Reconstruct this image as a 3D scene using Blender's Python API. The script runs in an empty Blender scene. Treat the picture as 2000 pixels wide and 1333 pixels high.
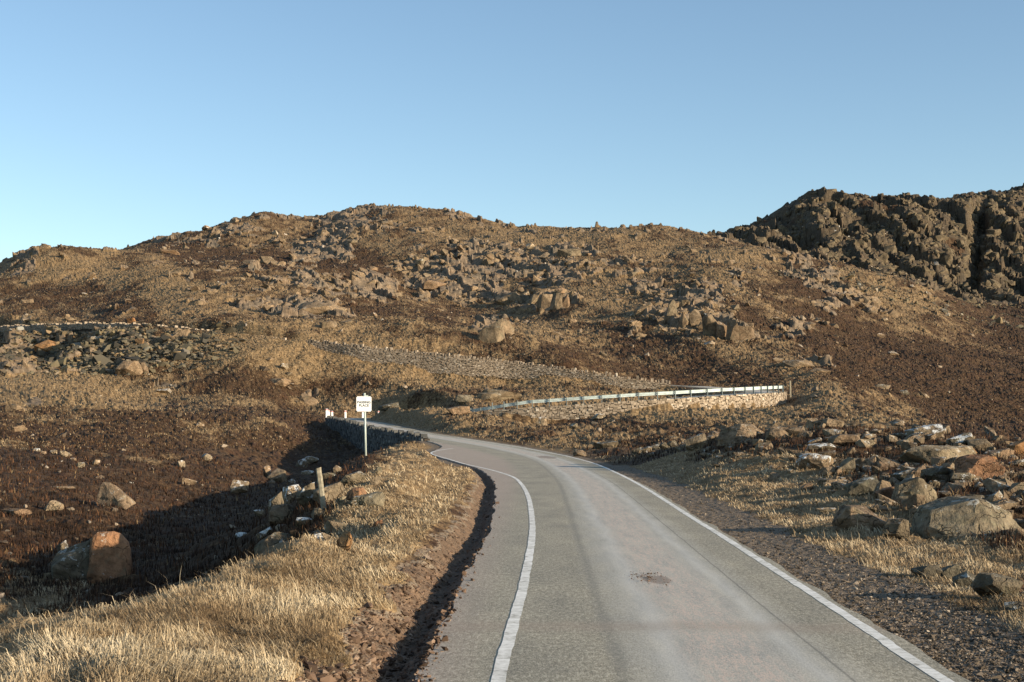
import bpy, bmesh, math, random
import numpy as np
from math import radians, pi
from mathutils import Vector

# =====================================================================
# camera, sky, sun, exposure
# =====================================================================
F = 2778.0            # focal length in photograph pixels (2000 px wide)
HOR = 824.0           # image row of eye level
CZ = 1.9              # eye height above the road, metres
SUN_AZ = (0.87, -0.49)   # horizontal direction towards the sun
SUN_EL = 12.5

C = bpy.context.scene.collection
scn = bpy.context.scene
cam_d = bpy.data.cameras.new('camera')
cam = bpy.data.objects.new('camera', cam_d)
C.objects.link(cam)
cam.location = (0, 0, CZ)
cam.rotation_euler = (radians(90), 0, 0)
cam_d.sensor_width = 36.0
cam_d.lens = F / 2000 * 36.0
cam_d.shift_y = (HOR - 666.5) / 2000
cam_d.clip_start = 0.1
cam_d.clip_end = 9000
scn.camera = cam

w = bpy.data.worlds.new('World')
scn.world = w
w.use_nodes = True
wn = w.node_tree
bgn = wn.nodes['Background']
sky = wn.nodes.new('ShaderNodeTexSky')
sky.sky_type = 'NISHITA'
sky.sun_disc = False
sky.sun_elevation = radians(SUN_EL + 8)
sky.sun_rotation = math.atan2(SUN_AZ[0], SUN_AZ[1])
sky.altitude = 300
sky.air_density = 0.95
sky.dust_density = 0.55
sky.ozone_density = 1.2
tint = wn.nodes.new('ShaderNodeMix'); tint.data_type = 'RGBA'; tint.blend_type = 'MULTIPLY'
tint.inputs[0].default_value = 1; tint.inputs[7].default_value = (.96, 1.03, 1.02, 1)
wn.links.new(sky.outputs[0], tint.inputs[6]); wn.links.new(tint.outputs[2], bgn.inputs[0])
bgn.inputs[1].default_value = 0.100

sd = bpy.data.lights.new('sun', 'SUN')
sd.energy = 5.0
sd.angle = radians(0.5)
sd.color = (1.0, 0.83, 0.62)
sun = bpy.data.objects.new('sun', sd)
C.objects.link(sun)
ce = math.cos(radians(SUN_EL))
sun.rotation_euler = Vector((SUN_AZ[0] * ce, SUN_AZ[1] * ce, math.sin(radians(SUN_EL)))).to_track_quat('Z', 'Y').to_euler()

scn.view_settings.view_transform = 'Standard'
scn.view_settings.look = 'None'
scn.view_settings.exposure = 0.75
scn.view_settings.gamma = 1.0
scn.render.film_transparent = False
scn.cycles.max_bounces = 4
scn.cycles.diffuse_bounces = 2

random.seed(5)
RNG = np.random.default_rng(11)

# =====================================================================
# noise
# =====================================================================
def _h(ix, iy, seed):
    a = (ix.astype(np.int64) * 374761393 + iy.astype(np.int64) * 668265263 + seed * 1442695041) & 0xffffffff
    a = ((a ^ (a >> 13)) * 1274126177) & 0xffffffff
    a = ((a ^ (a >> 16)) * 2246822519) & 0xffffffff
    a = a ^ (a >> 15)
    return (a & 0xffffff) / float(0x1000000)

def vnoise(x, y, seed=0):
    ix, iy = np.floor(x), np.floor(y)
    fx, fy = x - ix, y - iy
    ux, uy = fx * fx * fx * (fx * (fx * 6 - 15) + 10), fy * fy * fy * (fy * (fy * 6 - 15) + 10)
    def g(dx, dy):
        an = _h(ix + dx, iy + dy, seed) * 2 * pi
        return np.cos(an) * (fx - dx) + np.sin(an) * (fy - dy)
    a = g(0, 0) + (g(1, 0) - g(0, 0)) * ux
    b = g(0, 1) + (g(1, 1) - g(0, 1)) * ux
    return (a + (b - a) * uy) * 1.5

def fbm(x, y, octs=4, seed=0, gain=0.5):
    s, a = 0, 1.0
    for o in range(octs):
        s = s + a * vnoise(x * 2 ** o + 17.3 * o, y * 2 ** o - 9.1 * o, seed + o * 7)
        a *= gain
    return s

def blocks(x, y, seed, tilt=0.6):
    """angular rock: every Voronoi cell is one tilted plane; returns height (-1..1) and distance to the crevice"""
    ix, iy = np.floor(x), np.floor(y)
    d1 = np.full(x.shape, 9.0); d2 = np.full(x.shape, 9.0); hh = np.zeros(x.shape)
    for dx in (-1, 0, 1):
        for dy in (-1, 0, 1):
            cx, cy = ix + dx, iy + dy
            px = cx + 0.1 + 0.8 * _h(cx, cy, seed); py = cy + 0.1 + 0.8 * _h(cx, cy, seed + 1)
            ex, ey = x - px, y - py
            d = np.sqrt(ex * ex + ey * ey)
            ht = _h(cx, cy, seed + 2) * 2 - 1 + tilt * ((_h(cx, cy, seed + 3) * 2 - 1) * ex + (_h(cx, cy, seed + 4) * 2 - 1) * ey) * 2
            m = d < d1
            d2 = np.where(m, d1, np.minimum(d2, d))
            hh = np.where(m, ht, hh)
            d1 = np.where(m, d, d1)
    return hh, d2 - d1

def sstep(a, b, x):
    t = np.clip((x - a) / (b - a), 0, 1)
    return t * t * (3 - 2 * t)

# =====================================================================
# the lie of the land: survey points (bearing as image column, row of the eye line, distance)
# =====================================================================
PTS = []
def P(*a):
    for p in a: PTS.append(p)
def flat(px, d, z=0.0): PTS.append((px, HOR + (CZ - z) * F / d, d))
# road corridor, level
for d_ in (5, 9, 14, 20):
    for px_ in (700, 1000, 1500, 2000, 2600): flat(px_, d_, 0.0 if px_ < 1900 else 0.04)
for d_ in (30, 44): flat(1050, d_), flat(1250, d_)
flat(1150, 60, .02), flat(1000, 88, .38), flat(900, 103, .75), flat(830, 114, 1.1), flat(770, 130, 1.45), flat(705, 152, 2.0)
# near verge and the hollow below it
def W(x, y, z): flat(1000 + F * x / y, y, z)
W(-1.8, 10, .22); W(-2.9, 10.5, .34); W(-4.6, 10.5, .02); W(-6.5, 12, -.7)
W(-1.8, 14, .25); W(-2.8, 14, .32); W(-4.4, 15, -.2)
W(-2.0, 19, .27); W(-2.7, 19, .28); W(-3.7, 20, -.35); W(-5, 20.5, -1.0); W(-3.9, 24, -.65); W(-4.9, 24.5, -1.15); W(-7, 22, -1.6); W(-12, 22, -1.5)
W(-1.8, 27, .30); W(-2.9, 27, .32); W(-4.3, 28, -.08); W(-5.6, 29, -.85); W(-8, 31, -1.7); W(-13, 31, -1.5)
W(-2.2, 38, .42); W(-4.2, 38, .62); W(-6.2, 40, -.5); W(-9.5, 42, -1.7)
W(-3.4, 49, .5); W(-5.1, 49, .66); W(-7.6, 51, -.7); W(-11, 54, -1.9); W(-16, 56, -1.2)
W(-5.5, 62, .5); W(-7.0, 66, .2); W(-10, 70, -1.5)
W(-6.1, 80, .6); W(-7.4, 90, .1); W(-9.5, 92, -1.9); W(-14, 96, -2.2)
W(-12.5, 115, -1.4); W(-16.5, 132, -.4); W(-21, 150, 1.2); W(-17, 112, -1.6)
P((200, 990, 50), (100, 1010, 46), (-300, 1000, 44), (350, 1000, 62), (200, 900, 78), (-300, 880, 75), (400, 905, 88), (480, 850, 120),
  (100, 830, 112), (-300, 800, 112), (300, 810, 128), (560, 835, 128), (600, 815, 160), (450, 800, 150))
P((0, 775, 140), (150, 765, 150), (-400, 740, 150), (600, 780, 190), (400, 780, 175), (250, 790, 165), (700, 808, 178), (640, 806, 178), (745, 805, 176))
P((0, 735, 180), (200, 735, 190), (400, 735, 192), (600, 725, 198), (-400, 690, 190), (100, 690, 225), (0, 668, 256), (200, 645, 228), (100, 654, 246),
  (300, 646, 220), (400, 665, 212), (500, 690, 200), (700, 770, 189), (700, 716, 203), (800, 766, 182), (850, 736, 200), (1000, 763, 185),
  (1000, 749, 198), (1150, 760, 190), (900, 775, 168), (1310, 760, 192), (600, 690, 206), (760, 790, 165))
# mound beside the crash barrier
P((820, 797, 146), (900, 800, 142), (830, 828, 122), (930, 840, 110), (1000, 836, 112), (1000, 826, 130), (960, 814, 146), (1000, 822, 142), (1100, 856, 98), (1100, 836, 130), (1100, 830, 140),
  (1150, 824, 134), (1200, 862, 92), (1200, 815, 130), (1300, 840, 104), (1300, 806, 134), (1400, 804, 143), (1400, 803, 138), (1400, 826, 112),
  (1500, 803, 142), (1560, 797, 148), (1600, 798, 126), (1600, 772, 150), (1700, 802, 120), (1700, 797, 132), (1800, 828, 108), (1900, 851, 94), (2000, 870, 84),
  (1500, 815, 118), (2400, 900, 84))
P((1800, 836, 140), (1700, 800, 160), (1900, 850, 125), (2000, 868, 115), (2400, 880, 120))
# heap of stones beside the near road
P((1450, 900, 47), (1350, 905, 54), (1480, 838, 60), (1380, 862, 64), (1600, 832, 58), (1700, 830, 56), (1800, 836, 55), (1900, 845, 53), (2000, 862, 50), (2400, 880, 50),
  (1600, 1000, 29), (1600, 930, 39), (1750, 940, 34), (1900, 1055, 22.5), (2000, 1050, 22.5), (1900, 950, 31), (2000, 960, 30), (2000, 900, 40), (1800, 880, 44),
  (1850, 1130, 18), (2000, 1160, 16.5), (2400, 1040, 24), (2400, 940, 36), (1500, 862, 74), (1700, 858, 72), (1900, 880, 68), (1350, 860, 84), (1250, 880, 76))
# above the upper wall
P((0, 612, 305), (0, 570, 345), (0, 527, 392), (70, 483, 405), (130, 485, 410), (210, 495, 415), (-100, 545, 400), (-400, 570, 400),
  (100, 600, 310), (100, 540, 362), (200, 600, 290), (200, 545, 350), (300, 600, 265), (300, 550, 325), (300, 505, 400), (400, 600, 262), (420, 560, 310),
  (400, 514, 390), (500, 622, 245), (500, 575, 300), (500, 524, 372), (600, 640, 232), (600, 590, 290), (600, 538, 355), (700, 650, 228), (700, 600, 280), (700, 558, 342),
  (780, 580, 332), (800, 660, 225), (850, 620, 275), (900, 670, 222), (850, 600, 320), (1000, 690, 215), (1100, 700, 212))
P((400, 508, 440), (320, 495, 450), (500, 512, 430), (600, 520, 415), (700, 535, 400), (400, 480, 510), (250, 490, 520), (250, 487, 560), (200, 500, 620),
  (500, 480, 510), (600, 480, 500), (700, 480, 480), (700, 440, 540), (600, 450, 560), (800, 560, 405), (800, 500, 450), (800, 450, 530),
  (900, 600, 360), (900, 550, 400), (900, 500, 450), (900, 460, 520), (1000, 640, 300), (1000, 590, 360), (1000, 540, 400), (1000, 490, 455),
  (1100, 660, 270), (1100, 610, 320), (1100, 550, 375), (1100, 490, 450), (1200, 690, 245), (1200, 630, 295), (1200, 570, 345), (1200, 500, 430),
  (1300, 710, 235), (1300, 650, 270), (1300, 600, 310), (1300, 550, 360), (1300, 490, 450), (1400, 715, 228), (1400, 660, 258), (1400, 610, 295),
  (1400, 560, 340), (1400, 510, 400), (1500, 725, 215), (1500, 670, 255), (1500, 600, 310), (1500, 540, 380), (1600, 735, 195), (1600, 680, 255),
  (1600, 620, 310), (1600, 560, 375), (1700, 745, 205), (1700, 690, 265), (1700, 620, 340), (1800, 765, 205), (1800, 700, 275), (1800, 630, 350),
  (1900, 795, 195), (1900, 720, 270), (1900, 650, 360), (2000, 820, 185), (2000, 740, 265), (2000, 670, 350), (2400, 800, 200), (2400, 650, 350))
SKY1 = [(320, 470, 570), (370, 462, 575), (430, 441, 585), (480, 430, 590), (510, 418, 595), (560, 426, 600), (610, 427, 610), (650, 420, 615), (700, 405, 620), (720, 400, 622),
        (760, 402, 622), (800, 405, 618), (870, 412, 610), (920, 425, 600), (960, 433, 590), (1010, 447, 580), (1060, 448, 570), (1130, 444, 560),
        (1200, 445, 550), (1280, 444, 540), (1330, 455, 525), (1380, 464, 510), (1480, 485, 485), (1540, 498, 470), (1600, 511, 460), (1660, 525, 455),
        (1740, 545, 450), (1800, 563, 445), (1870, 590, 440), (1940, 615, 430), (2000, 632, 425), (2400, 660, 420)]
P(*SKY1)
for px_, py_, d_ in SKY1[::2]:
    if px_ < 1320: P((px_, py_ + 45, d_ + 130), (px_, py_ + 120, d_ + 600))
P((0, 580, 500), (130, 545, 520), (-400, 620, 520), (0, 640, 800), (-400, 660, 900), (130, 600, 900))
P((1400, 474, 560), (1500, 498, 545), (1620, 530, 520), (1740, 562, 510), (1900, 618, 490))
SKY2 = [(1390, 462, 735), (1430, 449, 735), (1470, 441, 730), (1500, 427, 725), (1530, 406, 720), (1560, 390, 715), (1590, 379, 712), (1640, 384, 712), (1700, 387, 712),
        (1760, 385, 712), (1800, 390, 715), (1840, 395, 720), (1880, 383, 730), (1940, 375, 740), (2000, 371, 745), (2400, 360, 760)]
P(*SKY2)
P((1450, 476, 630), (1500, 484, 610), (1600, 503, 590), (1700, 527, 580), (1800, 552, 570), (1900, 585, 560), (2000, 575, 570), (2400, 560, 570),
  (1520, 455, 660), (1600, 455, 640), (1700, 470, 630), (1800, 480, 630), (1900, 500, 630), (2000, 500, 635), (2400, 480, 640),
  (1560, 410, 690), (1700, 412, 675), (1800, 418, 675), (1900, 420, 680), (2000, 410, 690))
for px_, py_, d_ in SKY2[::2]: P((px_, py_ + 30, d_ + 130), (px_, py_ + 80, d_ + 600))
P((1320, 500, 735), (1320, 540, 1100), (3000, 1333, 10), (3000, 900, 60), (3000, 760, 200), (3000, 600, 450), (3000, 500, 700), (-1000, 1333, 12), (-1000, 960, 50),
  (-1000, 760, 150), (-1000, 640, 280), (-1000, 590, 420), (-1000, 640, 800))

LD0, LD1, NLD = math.log(3.0), math.log(1600.0), 630
PX0, PX1, NPX = -1100.0, 3100.0, 526
def _fit():
    p = np.array(PTS, float)
    a, b = p[:, 0] / 260.0, np.log(p[:, 2]) / 0.30
    q = HOR + CZ * F / p[:, 2] - p[:, 1]          # rise above the level plane, as an angle
    def K(dx, dy):
        r2 = dx * dx + dy * dy
        return 0.5 * r2 * np.log(r2 + 1e-9)
    n = len(p)
    A = np.zeros((n + 3, n + 3))
    A[:n, :n] = K(a[:, None] - a[None], b[:, None] - b[None]) + np.eye(n) * 0.004
    A[:n, n], A[:n, n + 1], A[:n, n + 2] = 1, a, b
    A[n:, :n] = A[:n, n:].T
    sol = np.linalg.solve(A, np.concatenate([q, np.zeros(3)]))
    gx = np.linspace(PX0, PX1, NPX) / 260.0
    gy = np.linspace(LD0, LD1, NLD) / 0.30
    out = np.zeros((NPX, NLD))
    for i in range(NPX):
        out[i] = K(gx[i] - a[:, None], gy[None] - b[:, None]).T @ sol[:n] + sol[n] + sol[n + 1] * gx[i] + sol[n + 2] * gy
    return out
QG = _fit()

def bil(G, u, v):
    u = np.clip(u, 0, G.shape[0] - 1.001); v = np.clip(v, 0, G.shape[1] - 1.001)
    i, j = u.astype(int), v.astype(int)
    fu, fv = u - i, v - j
    return (G[i, j] * (1 - fu) + G[i + 1, j] * fu) * (1 - fv) + (G[i, j + 1] * (1 - fu) + G[i + 1, j + 1] * fu) * fv

TH_IN = radians(36)
def to_pd(X, Y):
    th = np.arctan2(X, Y)
    inside = np.abs(th) < TH_IN
    tc = np.clip(th, -TH_IN, TH_IN)
    R = np.hypot(X, Y)
    d = np.where(inside, Y, R * math.cos(TH_IN))
    return 1000 + F * np.tan(tc), np.maximum(d, 0.3), th

# ---------------------------------------------------------------- the road line
ROADP = [  # x, y, z, half width to the left, to the right, mode
    (1.30, -45, 0, 1.9, 1.85, 0), (1.38, 0, 0, 2.05, 1.85, 0), (1.50, 10.4, 0, 2.19, 1.87, 0), (1.60, 16, 0, 2.21, 1.87, 0), (1.82, 26, 0, 2.22, 1.85, 0),
    (2.02, 36, 0, 2.45, 1.85, 0), (2.14, 45, 0, 2.70, 1.85, 0), (2.05, 56, 0.01, 3.3, 1.85, 0), (1.75, 66, 0.03, 4.3, 1.9, 0), (1.1, 74, .12, 5.0, 1.85, 0),
    (0.1, 81, .22, 4.6, 1.8, 0), (-1.65, 90.2, .4, 2.9, 1.75, 0), (-5.3, 102.5, .75, 1.85, 1.75, 1), (-8.05, 111.5, 1.02, 1.8, 1.75, 1), (-11.2, 126, 1.38, 1.8, 1.75, 1),
    (-14.4, 141, 1.76, 1.8, 1.75, 1), (-16.9, 151, 2.0, 1.8, 1.75, 1), (-18.5, 159, 2.2, 1.8, 1.75, 0), (-18.7, 166, 2.3, 1.8, 1.75, 0), (-16.3, 171.3, 2.35, 1.8, 1.8, 0),
    (-12.7, 170, 2.4, 1.8, 1.8, 0), (-9.9, 160, 2.45, 1.8, 1.8, 0), (-7.4, 149.5, 2.55, 1.8, 1.8, 0), (-4.0, 143.6, 2.75, 1.8, 1.8, 2), (0.2, 141.4, 3.1, 1.8, 1.8, 2), (5.0, 140.7, 3.45, 1.8, 1.8, 2),
    (10, 140.6, 3.8, 1.8, 1.8, 2), (15, 141.6, 4.15, 1.8, 1.8, 2), (19.6, 144.8, 4.5, 1.8, 1.8, 2), (23.8, 149.6, 4.8, 1.8, 1.8, 2), (27, 155.5, 5.05, 1.8, 1.8, 2),
    (28.6, 163, 5.3, 1.8, 1.8, 2), (28.4, 173, 5.8, 1.8, 1.8, 0), (26.5, 185, 6.3, 1.8, 1.8, 0), (25.0, 193, 6.7, 1.8, 1.8, 0), (21.8, 197.6, 7.0, 1.8, 1.8, 3)]
WALLP = [(1310, 745, 195), (1200, 731, 196), (1100, 717, 198), (1000, 704, 200), (900, 694, 201), (800, 684, 203), (700, 674, 205), (640, 667, 207), (540, 660, 210),
         (480, 654, 212.5), (420, 647, 215.5), (360, 640, 220), (300, 634, 225), (230, 631, 232), (150, 631, 242), (100, 633, 250), (50, 635, 260), (0, 637, 271), (-120, 642, 300)]
UW = [((px - 1000) / F * d, d, CZ + (HOR - py) / F * d) for px, py, d in WALLP]     # top of the upper wall
for i in range(1, len(UW)):
    x, y, z = UW[i]
    ROADP.append((x + .8, y + 2.6, z - .75, 1.8, 1.8, 3))
def catmull(pts, step):
    p = np.array(pts, float)
    out = []
    for i in range(len(p) - 1):
        p0, p1, p2, p3 = p[max(i - 1, 0)], p[i], p[i + 1], p[min(i + 2, len(p) - 1)]
        L = np.hypot(*(p2 - p1)[:2])
        n = max(2, int(L / step))
        for k in range(n):
            t = k / n
            a = 0.5 * ((2 * p1) + (-p0 + p2) * t + (2 * p0 - 5 * p1 + 4 * p2 - p3) * t * t + (-p0 + 3 * p1 - 3 * p2 + p3) * t ** 3)
            if p.shape[1] > 5: a[5] = p1[5]
            out.append(a)
    out.append(p[-1])
    return np.array(out)
RD = catmull(ROADP, 0.5)
_t = np.gradient(RD[:, :2], axis=0)
RT = _t / np.hypot(_t[:, 0], _t[:, 1])[:, None]
RN = np.stack([RT[:, 1], -RT[:, 0]], 1)          # to the right of travel
RS = np.concatenate([[0], np.cumsum(np.hypot(*np.diff(RD[:, :2], axis=0).T))])

CX0, CX1, CY0, CY1, CS = -135.0, 60.0, -60.0, 315.0, 0.5
def _corr():
    gx = np.arange(CX0, CX1 + CS, CS); gy = np.arange(CY0, CY1 + CS, CS)
    GX, GY = np.meshgrid(gx, gy, indexing='ij')
    pts = np.stack([GX.ravel(), GY.ravel()], 1)
    idx = np.zeros(len(pts), int)
    for k in range(0, len(pts), 20000):
        q = pts[k:k + 20000]
        D = (q[:, :1] - RD[None, :, 0]) ** 2 + (q[:, 1:] - RD[None, :, 1]) ** 2
        idx[k:k + 20000] = D.argmin(1)
    e = pts - RD[idx, :2]
    lat = (e * RN[idx]).sum(1)
    al = (e * RT[idx]).sum(1)
    lat = np.where(np.abs(al) > 1.5, np.sign(lat + 1e-9) * np.hypot(*e.T), lat)
    i2 = np.clip(idx + np.sign(al).astype(int), 0, len(RD) - 1)
    tt = np.clip(np.abs(al) / 0.5, 0, 1)
    def L(c): return RD[idx, c] * (1 - tt) + RD[i2, c] * tt
    sh = GX.shape
    return [a.reshape(sh) for a in (lat, L(2), L(3), L(4), RD[idx, 5], RS[idx] + al)]
COR = _corr()

def corridor(X, Y):
    u, v = (X - CX0) / CS, (Y - CY0) / CS
    ok = (u > 0) & (v > 0) & (u < COR[0].shape[0] - 2) & (v < COR[0].shape[1] - 2)
    lat, z, wl, wr = [bil(COR[k], u, v) for k in range(4)]
    mode = COR[4][np.clip(np.round(u), 0, COR[0].shape[0] - 1).astype(int), np.clip(np.round(v), 0, COR[0].shape[1] - 1).astype(int)]
    lat = np.where(ok, lat, 99.0)
    return lat, z, wl, wr, mode

def base(X, Y):
    px, d, th = to_pd(X, Y)
    q = bil(QG, (px - PX0) / (PX1 - PX0) * (NPX - 1), (np.log(d) - LD0) / (LD1 - LD0) * (NLD - 1))
    q = np.where(d < 5, 0, q)
    fade = 1 - sstep(radians(38), radians(65), np.abs(th))
    z = q * d / F * fade
    return z, px, d

# ---------------------------------------------------------------- what covers the land
# rock blobs: column, row, half width, half height, tilt(deg), strength
ROCKB = [(560, 428, 90, 14, 0, .75), (690, 430, 60, 36, -20, .8), (640, 480, 60, 32, -25, .95), (770, 446, 90, 16, 10, .62), (440, 460, 110, 16, -12, .66), (330, 478, 60, 8, -8, .7), (40, 505, 40, 14, -35, .8),
         (90, 487, 60, 8, 0, .5), (900, 425, 90, 10, 8, .5), (1050, 455, 180, 10, 0, .35), (1260, 448, 90, 8, 0, .45),
         (505, 516, 30, 12, 0, .6), (620, 560, 110, 18, 8, .7), (720, 560, 70, 22, 14, .95), (600, 605, 110, 24, 8, .95), (480, 590, 40, 20, 0, .7),
         (820, 535, 50, 40, 20, 1.0), (900, 555, 90, 30, 8, 1.0), (960, 510, 110, 34, 5, .95), (990, 580, 70, 22, 15, .9), (1075, 592, 38, 28, 0, 1.0), (1060, 530, 110, 28, 8, .8), (1110, 495, 50, 12, 0, .9),
         (1200, 510, 80, 16, 8, .65), (1180, 570, 50, 14, 0, .5), (1290, 560, 60, 18, 20, .75), (1320, 600, 70, 34, 15, .9), (1370, 580, 50, 22, 20, .8), (1300, 625, 50, 26, 15, .95), (1420, 645, 56, 30, 0, 1.0),
         (1430, 540, 60, 14, 30, .7), (1620, 560, 70, 30, 35, .85), (1690, 590, 70, 20, 35, .8), (1580, 525, 60, 20, 30, .7), (1500, 480, 90, 10, 12, .7), (1640, 600, 50, 18, 30, .6), (1560, 650, 40, 20, 0, .6), (1800, 560, 60, 20, 25, .45),
         (960, 640, 30, 30, 0, .9), (985, 640, 22, 22, 0, .7), (650, 640, 30, 10, 0, .5), (540, 600, 40, 12, 0, .6),
         (60, 690, 120, 40, 0, .85), (200, 665, 130, 28, 0, .95), (300, 660, 90, 20, 0, .8), (240, 715, 34, 16, 0, .9), (130, 640, 120, 12, 0, .5), (260, 625, 60, 8, 0, .6), (30, 795, 40, 10, 0, .5),
         (540, 755, 40, 14, 0, .6), (600, 770, 40, 16, 0, .6), (310, 765, 40, 10, 0, .5), (430, 565, 18, 9, 0, .9), (980, 768, 30, 10, 5, .6), (905, 800, 30, 12, 0, .7),
         (1600, 710, 60, 8, 12, .6), (1450, 640, 30, 20, 0, .6)]
GRASSB = [(150, 765, 170, 26, 6, .9), (80, 530, 120, 24, 0, .5), (200, 520, 130, 25, 5, .5), (330, 560, 60, 50, 40, .5), (600, 690, 250, 40, 5, .55), (900, 740, 260, 22, 3, .6), (1320, 800, 260, 24, 3, .7),
          (1600, 790, 60, 16, 10, .5), (1100, 470, 260, 24, 3, .45), (1000, 660, 140, 30, 5, .3), (1500, 590, 160, 30, 30, .35), (1800, 600, 110, 30, 25, .5), (1750, 640, 80, 16, 20, .3), (300, 640, 240, 20, 0, .2),
          (760, 800, 120, 30, 0, .5), (520, 590, 160, 30, 0, .3), (1180, 560, 110, 40, 0, .3), (1450, 500, 80, 14, 10, .5), (880, 850, 100, 10, 0, .4), (1050, 868, 120, 12, 0, .3), (1600, 770, 100, 10, 15, .5)]
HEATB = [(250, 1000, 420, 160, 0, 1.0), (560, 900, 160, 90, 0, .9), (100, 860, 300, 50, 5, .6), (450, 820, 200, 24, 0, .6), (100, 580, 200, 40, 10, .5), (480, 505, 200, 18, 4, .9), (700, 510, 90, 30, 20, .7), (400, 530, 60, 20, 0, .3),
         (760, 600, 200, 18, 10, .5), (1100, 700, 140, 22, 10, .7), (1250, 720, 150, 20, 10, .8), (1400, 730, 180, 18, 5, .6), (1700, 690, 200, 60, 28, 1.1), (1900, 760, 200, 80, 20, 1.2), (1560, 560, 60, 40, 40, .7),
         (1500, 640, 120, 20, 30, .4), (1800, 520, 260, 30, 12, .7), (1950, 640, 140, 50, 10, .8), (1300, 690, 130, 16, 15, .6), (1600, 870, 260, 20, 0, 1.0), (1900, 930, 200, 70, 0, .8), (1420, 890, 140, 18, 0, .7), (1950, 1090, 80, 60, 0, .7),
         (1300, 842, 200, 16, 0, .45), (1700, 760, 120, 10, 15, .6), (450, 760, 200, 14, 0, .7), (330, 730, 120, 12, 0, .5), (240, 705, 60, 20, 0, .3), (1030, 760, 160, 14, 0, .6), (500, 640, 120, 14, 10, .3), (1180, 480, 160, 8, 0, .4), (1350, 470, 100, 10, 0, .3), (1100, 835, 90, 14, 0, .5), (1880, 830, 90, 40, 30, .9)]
def blobs(B, px, py):
    s = np.zeros(px.shape)
    for x, y, rx, ry, a, k in B:
        ca, sa = math.cos(radians(a)), math.sin(radians(a))
        ex, ey = px - x, py - y
        u = (ex * ca + ey * sa) / rx; v = (-ex * sa + ey * ca) / ry
        r2 = u * u + v * v
        s = np.maximum(s, k * np.exp(-0.7 * r2 ** 1.5))
    return s

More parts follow.
